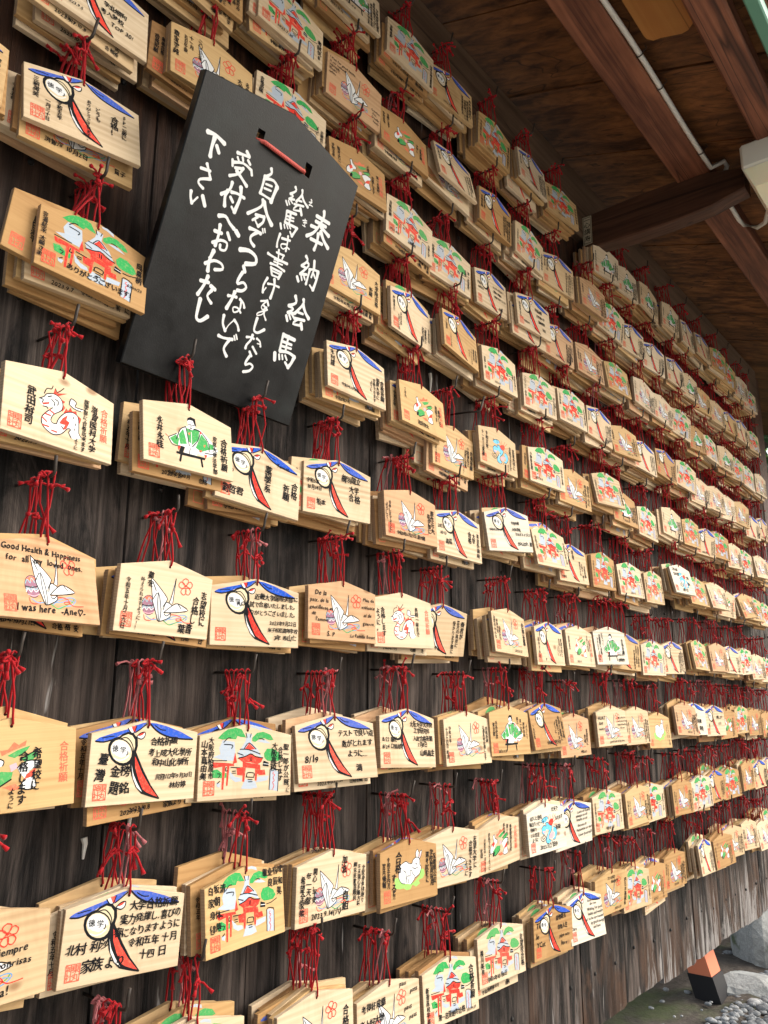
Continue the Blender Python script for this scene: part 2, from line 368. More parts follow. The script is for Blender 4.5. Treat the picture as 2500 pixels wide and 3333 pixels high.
ART = {
'suzu': ['Fb -69.9,72.1 -64.4,75.2 -49.4,79.4 -25.1,85.1 -18.2,88.5 -7.4,91.4 -1.9,91.9 -6.1,88.4 -13.8,82.9 -17.1,80.2 -24.3,78.7 -36.8,77.9 -46.7,72.9 -60.3,70.4 -68.1,70.8', 'Lk1.11 -69.3,71.1 -58.6,70.2 -45.9,73.1', 'Lk0.95 -17.2,80.5 -10.3,84.4 -2.2,90.2', 'Lk0.48 -60.9,74.7 -52.4,75.9 -45.5,76.6', 'Fb 1.6,91.6 11.6,90.9 27.5,87.5 48.2,80.9 67.9,72.4 65.6,71.1 45.0,73.5 31.0,75.2 18.8,79.1 10.5,84.1', 'Lk1.27 1.6,91.4 10.6,83.6 20.9,78.0 33.0,74.5 49.2,72.2 67.6,71.3', 'Lk0.64 10.0,88.2 18.2,83.7 25.7,82.8', 'Fk -15.8,56.7 -16.2,51.2 -18.8,46.6 -23.3,43.6 -29.1,42.6 -35.4,43.5 -41.6,46.3 -46.9,50.6 -50.6,56.0 -52.4,61.7 -52.1,67.2 -49.6,71.7 -45.3,74.7 -39.6,75.9 -33.3,75.1 -27.0,72.4 -21.6,68.1 -17.7,62.6', 'Fk -43.2,72.5 -35.1,78.7 -27.3,81.4 -19.8,79.7 -13.5,73.4 -12.3,65.0 -14.3,57.5 -17.2,51.9 -21.5,49.7', 'Fc -40.4,71.6 -33.9,76.4 -27.0,78.7 -21.3,76.9 -17.2,72.0 -16.3,64.6 -18.8,55.9 -21.7,52.9 -26.6,68.8', 'Lk0.80 -36.3,73.9 -28.2,74.5 -21.1,68.1 -18.2,59.9 -20.1,53.1', 'Fk -18.2,57.1 -18.6,52.1 -20.9,48.0 -24.9,45.3 -30.0,44.4 -35.6,45.2 -41.2,47.7 -45.9,51.6 -49.2,56.4 -50.8,61.5 -50.5,66.4 -48.3,70.4 -44.5,73.2 -39.4,74.2 -33.8,73.5 -28.2,71.1 -23.3,67.2 -19.9,62.3', 'Fc -20.1,57.3 -20.4,52.9 -22.4,49.2 -26.0,46.8 -30.5,46.0 -35.5,46.7 -40.4,48.9 -44.6,52.4 -47.6,56.7 -49.1,61.3 -48.8,65.6 -46.8,69.2 -43.4,71.7 -38.9,72.6 -33.9,72.0 -28.9,69.8 -24.6,66.3 -21.5,62.0', 'Fw -22.1,58.8 -22.4,55.1 -24.3,52.1 -27.5,50.2 -31.6,49.5 -36.1,50.1 -40.5,52.0 -44.2,54.9 -46.9,58.5 -48.2,62.4 -47.9,66.0 -46.1,69.0 -43.0,71.0 -38.9,71.7 -34.4,71.2 -29.9,69.3 -26.1,66.4 -23.4,62.7', 'Fc -46.2,58.3 -40.9,54.9 -33.5,52.3 -27.4,54.1 -23.2,59.0 -21.2,54.8 -24.9,48.7 -32.8,47.2 -40.2,49.8', 'Lw0.95 -43.1,51.7 -36.6,49.4 -29.6,50.3 -23.9,54.4', 'Lk0.80 -25.7,59.0 -25.7,56.2 -27.3,54.9', 'Fw -27.7,85.4 -23.1,86.6 -19.7,80.5 -23.6,80.3', 'Fr -23.0,87.5 -16.3,88.0 -17.0,81.7 -19.3,80.1', 'Fw -15.1,75.5 -10.0,79.3 -3.8,80.5 -4.3,75.4 -8.8,72.8 -13.6,73.7', 'Fr -14.0,76.9 -9.7,79.7 -4.2,80.2 -7.5,77.4 -11.1,76.3', 'Lk0.64 -15.1,75.5 -10.1,79.6 -3.8,80.5 -4.3,75.1 -8.8,72.7 -14.6,74.8', 'Lk0.64 -27.7,85.4 -23.6,80.3 -19.3,80.1 -16.3,88.0', 'Fk -21.4,50.6 -14.9,59.4 -10.6,51.8 -2.1,37.3 9.9,19.7 23.8,3.7 22.4,2.7 10.7,5.9 -2.8,10.3 -11.1,18.1 -18.2,31.6 -21.5,43.2', 'Fr -15.2,53.2 -11.0,46.4 -4.0,34.4 7.2,19.4 20.5,5.5 14.3,7.5 4.4,11.6 -1.2,15.3 -8.2,27.3 -13.9,40.6', 'Fw -19.0,43.6 -15.5,33.0 -9.5,22.8 -1.7,12.0 -9.6,17.9 -15.8,28.5', 'Tk7.9 -42.6,62.8 徳', 'Tk8.0 -32.2,60.8 学'],
'crane': ['Fk -16.1,36.5 -16.1,32.1 -17.5,28.2 -20.0,25.1 -23.4,23.3 -27.1,22.9 -30.9,24.0 -34.2,26.5 -36.6,30.0 -37.9,34.1 -37.9,38.4 -36.6,42.3 -34.1,45.3 -30.8,47.2 -27.0,47.7 -23.2,46.6 -19.9,44.2 -17.4,40.7', 'Fm -16.8,36.4 -16.8,32.2 -18.1,28.5 -20.4,25.6 -23.6,23.8 -27.1,23.5 -30.6,24.5 -33.7,26.9 -36.0,30.2 -37.2,34.2 -37.2,38.2 -36.0,42.0 -33.7,44.9 -30.6,46.7 -27.0,47.1 -23.5,46.1 -20.3,43.8 -18.0,40.4', 'Fo -35.4,42.8 -28.8,46.8 -21.5,44.4 -27.8,40.4', 'Le0.85 -37.0,37.7 -33.9,42.5 -29.9,38.8 -27.9,44.4 -23.3,39.8', 'Le0.99 -36.5,30.7 -33.6,34.6 -29.7,31.5 -26.7,35.3 -22.7,32.2 -18.4,35.5', 'Lw0.71 -36.2,28.7 -33.3,32.2 -29.3,29.0 -26.3,32.7 -22.4,29.7 -18.1,33.0', 'Lk0.42 -37.4,34.6 -26.9,34.3 -16.9,37.1', 'Lp0.71 -34.1,26.1 -25.5,24.9 -17.6,27.8', 'Lr0.85 -32.7,22.7 -30.5,17.3 -23.1,16.6 -16.1,20.1', 'Lu0.85 -29.1,21.7 -21.5,18.2 -12.8,19.0', 'Lu0.85 0.2,17.1 10.3,23.4 24.6,27.7 34.1,27.9 36.9,24.5 29.6,19.4 18.6,17.4 8.0,13.8', 'Lg0.85 -1.9,18.6 8.0,13.8 18.6,17.4 31.0,22.9 34.4,26.5', 'Lu0.71 3.3,20.6 14.2,21.6 26.9,25.0 34.8,23.6', 'Lr0.85 9.7,27.0 17.2,27.0 24.9,25.5 27.4,21.4 20.5,19.9 18.8,22.0 25.4,22.7 33.6,18.7 48.9,19.6', 'Fw -27.5,69.7 -15.4,60.9 0.2,47.6 0.3,43.3 -4.4,35.6 -7.3,31.0 -14.6,43.1 -21.7,43.0 -24.3,51.9', 'Lk0.57 -27.5,69.7 -15.4,60.9 0.2,47.6 0.3,43.3 -4.4,35.6', 'Lk0.42 -27.5,69.7 -24.3,51.9 -21.7,43.0', 'Fw 12.0,73.0 11.5,63.6 10.5,40.8 4.8,41.6 8.0,51.4 9.6,66.3', 'Lk0.57 12.0,73.0 10.5,40.8', 'Lk0.57 12.0,73.0 8.0,51.4 4.8,41.6', 'Fw -22.3,41.5 -14.1,52.0 -11.8,49.1 -5.6,31.2 -2.8,37.2 0.2,41.8 9.9,38.6 5.3,32.3 -2.2,26.9 8.6,28.3 7.5,23.1 -8.8,16.6 -13.6,24.6 -21.0,38.1', 'Fq -14.1,52.0 -11.5,49.1 -7.0,31.0 -7.7,17.4 -11.5,24.8 -13.5,41.7', 'Lk0.57 -22.3,41.5 -14.1,52.0 -7.0,31.0 -7.6,17.0', 'Lk0.42 -14.1,52.0 -13.6,38.9 -8.9,16.8', 'Lk0.42 -22.3,41.5 -13.6,24.6 -8.8,16.6 7.5,23.1 8.6,28.3', 'Fw -2.5,28.6 8.3,36.9 18.8,41.7 37.0,34.8 16.7,30.6', 'Lk0.57 -2.4,28.3 8.3,36.9 18.8,41.7 37.0,34.8 16.7,30.3 -2.4,28.3', 'Lk0.42 18.8,41.7 25.3,35.8', 'Lk0.42 -3.8,31.3 0.2,41.6 9.9,38.6', 'Lk0.42 -1.2,26.6 2.7,24.5 8.1,28.2', 'Lk0.28 -24.6,64.7 -18.0,54.1', 'Lr0.85 27.7,75.3 32.5,73.7 32.4,69.2 28.9,66.5 24.5,68.2 23.4,72.5 27.7,75.3', 'Lr0.85 36.5,72.0 40.3,68.7 38.2,64.3 33.1,64.5 30.8,66.8 32.8,70.8 36.5,72.0', 'Lr0.85 35.2,63.3 38.3,59.5 35.1,54.9 30.4,56.3 29.9,62.6 35.2,63.3', 'Lr0.85 24.2,61.9 29.5,62.6 30.3,56.8 26.5,53.9 21.8,57.5 24.2,61.9', 'Lr0.85 20.3,70.3 25.3,69.0 27.5,65.6 24.4,62.2 19.1,63.1 17.4,66.5 20.3,70.3', 'Fr 30.6,65.4 30.6,65.0 30.4,64.5 30.0,64.2 29.6,64.0 29.0,63.9 28.5,64.0 28.1,64.2 27.8,64.6 27.6,65.0 27.6,65.5 27.8,65.9 28.2,66.3 28.7,66.5 29.2,66.5 29.7,66.5 30.2,66.2 30.5,65.9'],
'shrine': ['Fy -39.7,74.3 -20.8,72.0 -19.1,58.2 -22.0,47.8 -33.3,48.3 -53.9,53.0 -42.4,56.7 -44.8,64.3', 'Fy -10.6,62.8 -3.2,72.6 -1.0,82.9 7.3,81.4 5.8,71.0 18.4,61.1 21.7,55.5 25.9,49.6 10.0,56.4 -2.2,53.7 -12.1,50.8 -15.7,57.6', 'Fy 3.9,92.1 12.0,93.0 21.1,90.0 22.3,85.7 11.8,89.6 5.8,89.9', 'Fy -8.6,12.3 -1.8,24.2 14.4,20.7 18.0,12.5 7.4,11.2', 'Fy -28.2,35.8 -19.1,27.8 -9.5,25.8 -7.4,21.7 -17.5,20.9 -25.9,25.7', 'Fy 18.0,26.1 37.0,27.2 34.9,21.3 24.1,19.9 15.9,19.1', 'Fy 15.0,72.5 27.4,74.8 39.7,68.8 27.2,70.0', 'Fy 39.5,34.3 45.9,34.9 53.1,31.6 52.5,6.3 37.9,8.8', 'Fy -47.5,21.0 -40.2,20.5 -42.2,15.1 -46.8,16.7', 'Fg -47.5,76.6 -39.3,83.9 -31.6,88.1 -19.9,90.2 -10.3,88.2 -2.5,77.2 -10.8,77.9 -16.6,79.3 -18.7,75.1 -30.2,76.2 -39.7,74.9', 'Fg 7.7,76.9 15.6,83.2 26.0,84.7 38.3,80.7 43.8,73.9 37.8,73.0 27.5,76.1 19.2,74.9 12.9,71.4 7.9,72.5', 'Fg 28.0,56.2 32.9,62.3 43.5,62.2 53.8,56.6 58.1,49.9 53.0,45.5 42.4,45.6 34.0,46.5 29.1,50.3', 'Fg -55.1,36.7 -46.8,37.9 -39.6,33.4 -32.1,33.0 -32.0,27.0 -41.7,26.8 -52.7,27.7', 'Fr -54.7,47.0 -35.3,45.7 -21.2,44.2 -20.0,41.3 -33.6,41.5 -50.4,39.6 -53.1,41.0', 'Fr -38.8,44.0 -34.3,43.3 -36.2,12.5 -39.0,12.5', 'Fr -31.3,42.5 -27.7,42.3 -29.8,17.0 -32.1,16.8', 'Fr -4.1,62.5 2.7,69.9 12.7,62.2 6.2,61.3', 'Fr -22.5,44.0 -19.5,58.3 -15.9,45.4', 'Fr -15.0,51.1 -6.2,52.1 5.9,55.6 25.9,49.0 23.6,44.8 17.3,42.2 5.3,45.2 -6.5,45.7', 'Fr -6.9,46.0 21.7,41.6 23.1,30.1 17.2,29.8 16.5,21.3 13.7,21.9 13.7,37.0 -1.6,38.8 -3.5,20.6 -6.6,21.3 -6.2,36.1', 'Fr -16.6,39.2 -4.9,39.5 -5.5,28.4 -15.1,29.8', 'Fr 18.9,34.7 29.6,35.0 31.2,28.4 19.5,28.1', 'Lk0.98 -14.1,50.9 -2.2,53.1 5.9,55.9 14.2,52.2 26.4,50.2', 'Lk0.61 -4.8,63.3 2.7,70.3 14.4,62.1', 'Lk0.61 -15.7,57.6 -6.1,54.5', 'Lk0.61 -11.6,62.3 2.2,61.6 21.7,55.5', 'Lk0.73 -54.6,48.8 -32.4,48.3', 'Lk0.85 -37.2,68.9 -23.9,67.7 -25.4,63.7', 'Lk0.49 -3.0,83.2 -0.9,77.2', 'Lk0.49 5.8,82.3 4.1,77.6', 'Lk0.61 -38.0,71.5 -32.1,76.5 -26.9,76.8', 'Lk0.49 19.2,75.3 23.3,75.5 27.8,74.0', 'Lk0.73 38.5,33.9 41.8,36.4 51.2,34.5 53.3,30.9 52.3,6.3', 'Lk0.61 39.0,33.1 37.9,8.8', 'Lk0.73 39.0,41.8 48.5,42.1 59.9,45.1', 'Lk0.61 0.0,27.4 1.6,32.0 12.0,31.1 11.7,26.8', 'Lk0.49 -1.0,26.8 11.7,25.6', 'Lk0.49 2.2,23.3 9.5,23.0', 'Lk0.49 3.0,20.4 9.4,20.3', 'Lk0.61 4.7,52.4 5.5,47.3', 'Lk0.61 7.7,52.1 7.8,46.8', 'Lk0.49 -25.6,39.8 -11.4,38.7', 'Fk 27.4,46.8 36.0,43.9 36.1,38.8 26.0,40.0', 'Lw0.49 27.2,42.8 36.2,41.7', 'Lr0.61 45.7,31.8 43.4,29.7 46.9,27.5 44.2,24.5 46.4,20.2 43.3,18.1 46.0,14.0 43.1,8.3', 'Lk0.49 -32.8,40.3 -33.9,35.8 -30.1,35.6', 'Lk0.49 -23.5,34.8 -17.8,34.8', 'Lk0.49 -23.6,32.4 -17.9,32.2', 'Lk0.37 -46.1,32.4 -41.5,31.5 -44.5,27.4', 'Lk0.61 -45.7,20.6 -41.9,23.2'],
'dragon': ['Fr -12.8,60.9 -10.4,69.7 -8.1,65.6 1.5,73.8 -6.7,64.9 6.9,69.1 -8.1,60.3', 'Lk0.45 -10.0,69.5 -6.8,65.7 1.5,74.1', 'Fr -2.1,58.9 4.3,58.0 1.1,53.9 4.8,50.5 0.9,44.3', 'Fr 2.9,43.4 6.1,50.5 8.9,48.1 12.0,53.3 14.8,49.3 20.2,51.5 21.4,46.9 27.7,44.3 26.0,37.2 23.1,42.8 16.7,47.6 9.8,46.6', 'Fw -30.3,50.7 -24.1,54.9 -21.2,58.9 -11.5,62.4 -3.0,60.1 1.1,53.9 0.0,45.8 -9.8,37.7 -13.4,30.7 -11.5,26.9 -5.7,27.2 -2.9,35.0 4.9,44.0 14.9,48.1 22.4,45.7 24.7,37.1 25.4,25.0 29.2,20.8 22.2,16.0 15.3,16.2 11.4,22.1 13.8,25.9 9.5,26.1 1.6,17.3 -8.1,13.5 -15.5,14.9 -23.5,20.0 -25.7,28.2 -21.1,35.9 -12.0,45.1 -15.3,45.1 -24.9,43.0 -29.1,46.3', 'Lk0.75 -30.3,50.7 -24.1,54.9 -21.2,58.9 -11.5,62.4 -3.0,60.1 1.1,53.9 0.0,45.8 -9.8,37.7 -13.4,30.7 -11.5,26.9 -5.7,27.2', 'Lk0.75 -5.7,27.2 -2.9,35.0 4.9,44.0 14.9,48.1 22.4,45.7 24.7,37.1 25.4,25.0 29.2,20.8', 'Lk0.60 15.3,16.2 11.4,22.1 13.8,25.9 9.5,26.1 1.6,17.3 -8.1,13.5 -15.5,14.9 -23.5,20.0 -25.7,28.2 -21.1,35.9 -12.0,45.1', 'Fr -25.9,46.7 -17.0,50.6 -16.8,48.2 -25.0,44.5', 'Lr1.34 -24.6,29.3 -18.8,26.0', 'Lr1.34 -21.0,34.9 -14.2,34.7', 'Lr1.34 -16.1,41.1 -9.9,38.7', 'Lr1.34 -23.2,20.8 -15.5,20.8', 'Lr1.34 -11.6,17.6 -4.7,17.4', 'Fr -2.1,29.6 2.0,36.6 8.7,42.9 7.1,36.0 11.8,34.5 7.8,25.3 3.0,22.2 5.8,29.5 0.8,29.1', 'Fw 9.7,56.5 12.1,64.7 19.6,61.9 17.8,56.6 23.1,56.0 31.9,56.7 26.8,53.1 18.0,53.2', 'Lk0.60 9.7,56.5 12.1,64.7 19.6,61.9 17.8,56.6 23.1,56.0 31.9,56.7', 'Lk0.45 9.7,56.5 18.0,53.2 26.8,53.1', 'Lk0.45 -24.4,58.5 -21.3,65.7 -15.2,67.2 -13.5,71.6', 'Lk0.89 -19.3,56.1 -14.6,58.7', 'Lk0.60 -28.7,51.0 -25.1,50.7 -26.0,47.1', 'Lk0.60 -14.3,54.6 -9.9,51.5 -10.5,48.3', 'Lk0.60 -9.4,56.3 -5.2,54.7 -5.7,50.0', 'Lk0.45 -24.9,43.0 -20.0,43.5 -18.3,41.8', 'Lk0.45 16.9,43.1 17.1,40.8', 'Lk0.45 20.0,35.6 20.2,33.3', 'Lk0.45 18.7,29.0 18.9,26.8', 'Lk0.45 1.0,26.4 3.7,24.2'],
'courtier': ['Fw -35.6,39.0 -21.5,47.0 -12.0,57.2 -6.3,61.7 18.2,62.2 33.7,52.2 48.8,39.2 44.0,30.4 28.1,24.9 5.4,27.0 -12.9,31.3 -29.5,31.6', 'Fg -33.4,38.1 -23.3,45.1 -18.0,40.6 -20.2,31.0 -27.3,32.1', 'Fg -18.8,46.3 -11.1,56.4 -7.0,43.4 -5.4,36.1 -16.5,33.7', 'Fg -6.4,58.4 16.6,60.7 14.7,47.4 3.9,37.0 -3.4,41.4', 'Fg 19.9,56.3 29.6,48.2 32.6,36.8 18.8,30.2 9.4,34.2', 'Fg 33.4,46.1 41.2,45.0 40.9,38.8 33.5,36.7', 'Fo -3.0,51.8 0.9,54.3 -0.3,49.6', 'Fo 23.0,40.5 27.0,43.0 24.9,37.9', 'Lk0.90 -22.6,39.4 -15.8,54.4 -6.4,60.6', 'Lk0.90 -6.4,59.9 -3.2,44.4 -1.4,34.2', 'Lk1.20 -0.9,57.6 10.5,60.6 19.4,58.9', 'Lk0.90 18.5,58.9 13.7,45.7 3.8,34.3', 'Lk0.90 20.9,58.1 31.5,47.1 32.8,33.5', 'Lk0.75 -35.6,39.0 -22.4,46.8', 'Lk0.75 -35.6,39.0 -29.2,30.2 -16.6,30.7', 'Lw0.75 2.7,54.8 2.5,38.4', 'Fw -4.2,69.4 1.6,72.8 10.0,71.8 9.9,64.2 4.7,58.0 -1.8,58.6', 'Fk -4.6,69.0 -3.1,73.8 1.7,76.6 9.6,75.5 11.4,64.3 8.3,66.5 5.7,71.8 -0.4,71.7', 'Lk0.45 -2.1,64.8 2.4,65.2', 'Lk0.45 4.6,65.1 8.1,65.9', 'Lk0.45 2.7,64.6 1.9,61.2', 'Lk0.45 0.7,59.7 4.1,60.3', 'Fk -19.0,22.6 -15.6,31.2 -8.9,31.1 -12.3,22.7', 'Fw -11.0,23.0 -8.4,30.8 13.5,32.9 10.8,22.3', 'Lk0.45 -0.0,31.1 -1.9,22.3', 'Fk -23.0,22.2 -13.2,22.8 26.5,23.3 24.4,19.8 -13.3,18.8 -23.6,19.3', 'Lk1.95 -15.1,19.4 -17.3,9.9', 'Lk1.95 18.3,20.7 20.2,9.7', 'Fr 18.1,60.4 21.3,58.2 17.9,55.5', 'Fr -21.1,29.6 -16.2,30.1 -19.5,23.9', 'Fr 23.4,27.8 29.6,27.8 26.1,22.9', 'Lr0.60 -40.3,42.1 -36.7,39.9', 'Lk0.60 24.5,30.3 34.2,30.8 44.5,32.1', 'Fr 14.0,30.8 19.8,33.0 18.7,29.0'],
'rabbits': ['Fo -11.3,62.2 -2.6,62.9 3.5,70.1 8.8,66.8 17.4,71.1 16.3,65.6 4.2,62.0 -8.9,56.9', 'Fg -3.2,56.7 9.0,62.1 22.0,65.4 18.0,60.1 4.9,53.8', 'Fw -22.6,60.9 -17.1,63.3 -15.1,56.2 -6.7,51.9 -7.6,47.2 -15.0,44.7 -17.4,38.8 -25.0,31.3 -32.2,31.2 -33.1,38.2 -27.8,45.9 -20.7,50.7', 'Lk0.83 -22.6,60.9 -17.1,63.3 -15.1,56.2 -6.7,51.9 -7.6,47.2', 'Lk0.83 -22.6,60.9 -20.7,50.7 -27.8,45.9 -33.1,38.2 -32.2,31.2 -25.0,31.3', 'Fr -25.9,46.3 -18.3,51.5 -15.9,46.2 -23.3,40.1', 'Fg -23.2,34.5 -9.2,41.5 3.7,39.9 2.3,33.3 -14.9,24.7 -20.2,27.0', 'Lk0.97 -20.2,27.0 -14.9,24.7 2.3,32.9', 'Fk -17.7,30.2 -18.2,28.6 -19.1,27.0 -20.3,25.7 -21.6,24.8 -22.9,24.3 -24.0,24.5 -24.7,25.2 -25.1,26.3 -25.0,27.8 -24.5,29.4 -23.6,31.0 -22.4,32.3 -21.1,33.2 -19.8,33.7 -18.8,33.5 -18.0,32.8 -17.6,31.7', 'Fg 11.1,52.0 27.4,58.9 31.9,55.4 20.2,47.6', 'Lk0.83 11.1,52.0 27.4,59.3 32.2,56.7', 'Fp -0.5,46.9 6.8,49.3 9.2,43.9 1.7,40.2', 'Fw 8.3,43.8 18.3,49.8 31.8,49.3 32.0,44.5 20.8,39.4 27.0,34.4 29.8,23.1 21.3,20.9 12.3,23.7 17.0,32.3 11.7,37.8', 'Lk0.83 8.3,43.8 18.3,49.8 31.8,49.3 32.0,44.5', 'Lk0.83 27.0,34.4 29.8,23.1 21.3,20.9 12.3,23.7 17.0,32.3', 'Fr 18.6,36.5 29.1,42.3 27.4,34.3 16.3,31.3', 'Fo -7.1,25.7 6.7,28.0 13.0,22.5 3.0,21.6'],
'rabbit_pair': ['Fl -40.2,38.8 -31.4,39.9 -26.0,33.1 -9.1,26.8 10.4,27.5 26.7,36.6 27.2,46.0 37.6,44.7 39.7,37.1 34.9,31.3 22.4,29.8 26.5,24.2 15.9,20.5 6.3,24.8 0.2,18.6 -9.5,18.6 -17.0,22.1 -26.4,22.1 -37.9,24.6', 'Fw -28.7,45.3 -25.1,55.8 -15.4,60.4 -5.7,60.4 1.9,57.0 6.8,57.3 12.0,63.0 20.1,64.7 26.4,61.3 28.0,54.9 30.7,47.4 25.2,38.8 14.7,34.8 4.7,33.0 -1.4,27.8 -12.9,27.8 -24.2,31.7 -28.9,39.4', 'Fw 17.1,65.1 17.0,71.5 21.7,76.4 24.9,71.8 23.5,64.5', 'Fw 24.0,63.4 28.1,71.4 33.1,73.7 31.7,66.9 25.9,60.6', 'Fp 26.1,64.4 29.0,69.3 31.3,70.3 29.6,65.1', 'Lk0.71 -22.9,53.6 -28.7,45.3 -29.0,38.2 -22.3,30.5 -12.9,28.3', 'Lk0.81 -19.6,59.0 -9.6,61.1 -0.1,56.5 6.8,56.8', 'Lk0.61 6.8,56.8 10.0,62.0 20.1,64.7 27.1,60.7 26.7,53.0 30.7,48.4 27.3,39.6 14.6,34.3', 'Lk0.40 17.1,65.1 17.0,71.5 21.7,76.4 24.9,71.8', 'Lk0.40 25.0,62.4 28.1,71.4 33.1,73.7 31.0,65.9 25.9,60.6', 'Fw -9.4,29.8 -7.6,38.8 1.1,38.7 1.0,46.0 5.3,45.3 7.5,41.0 13.1,36.2 10.5,31.3 2.4,25.8 -7.2,27.5', 'Lk0.40 -9.4,29.8 -7.6,38.8 1.1,38.7 1.0,46.0 5.3,45.3 7.5,41.0 13.1,36.2 10.5,31.3 2.4,25.8', 'Lk0.61 -16.3,48.3 -10.3,44.1 -10.7,35.0', 'Lk0.40 15.6,55.3 18.8,55.4 16.5,52.4', 'Lk0.40 7.1,51.1 13.3,47.7 21.7,49.5', 'Lk0.40 -5.9,34.6 -3.1,31.2 -6.2,28.6'],
'sun_dragon': ['Lo1.05 16.4,60.9 16.3,70.5', 'Lo1.05 22.3,60.3 30.2,71.0', 'Lo1.05 26.1,59.1 38.6,68.8', 'Lo1.05 27.6,55.0 41.3,59.3', 'Lo1.05 26.9,50.3 39.8,48.7', 'Lo1.05 10.3,60.3 8.9,67.2', 'Fr 27.8,57.1 26.8,54.3 24.4,51.5 20.9,48.9 16.9,46.9 12.7,45.8 9.0,45.6 6.0,46.4 4.3,48.1 3.9,50.4 4.9,53.2 7.3,56.0 10.7,58.6 14.7,60.5 18.9,61.7 22.7,61.9 25.7,61.1 27.5,59.5', 'Fn 26.3,45.8 36.2,41.5 38.0,31.8 28.9,21.3 19.1,22.0 28.1,26.9 29.1,33.9 23.2,38.0', 'Lk0.70 26.3,45.8 36.2,41.5 38.0,31.8 28.9,21.3 19.1,22.0', 'Fn -21.1,47.0 -12.3,51.9 -2.9,49.9 -4.5,55.0 4.3,56.4 11.4,50.5 20.1,47.3 15.8,39.1 4.3,29.5 5.8,23.2 13.3,20.5 2.4,15.4 -7.4,18.4 -6.3,26.7 1.1,35.1 8.1,40.6 -3.6,44.1 -12.2,34.8 -20.4,37.2', 'Lk0.82 -21.1,47.0 -12.3,51.9 -2.9,49.9 -4.5,55.0 4.3,56.4 11.4,50.5 20.1,47.3 15.8,39.1 4.3,29.5 5.8,23.2 13.3,20.5', 'Lk0.70 -21.1,47.0 -20.4,37.2 -12.2,34.8', 'Lk0.82 8.1,40.6 1.1,35.1 -6.3,26.7 -7.4,18.4 2.4,15.4', 'Fn -20.2,61.8 -8.5,67.0 3.8,67.5 7.5,62.9 -3.9,57.2 -15.9,57.2', 'Lk0.70 -20.2,61.8 -8.5,67.0 3.8,67.5 7.5,62.9', 'Lk0.58 -18.2,66.8 -14.4,62.8', 'Lk0.58 -4.5,67.4 -1.5,60.4', 'Lw0.93 3.6,39.4 0.3,29.6 -0.6,22.7', 'Fp -19.0,41.0 -7.6,40.8 -10.6,35.3', 'Fp 5.9,29.9 19.0,35.9 27.1,34.5 17.3,23.8 7.5,24.6', 'Lk0.93 -25.5,32.0 -27.5,26.5 -18.1,22.2 -7.5,26.4 -12.5,32.8 -20.8,31.4 -19.5,26.2 -13.1,27.9', 'Lk0.58 6.1,14.2 8.7,18.4', 'Lk0.58 14.2,15.2 17.1,19.5']}
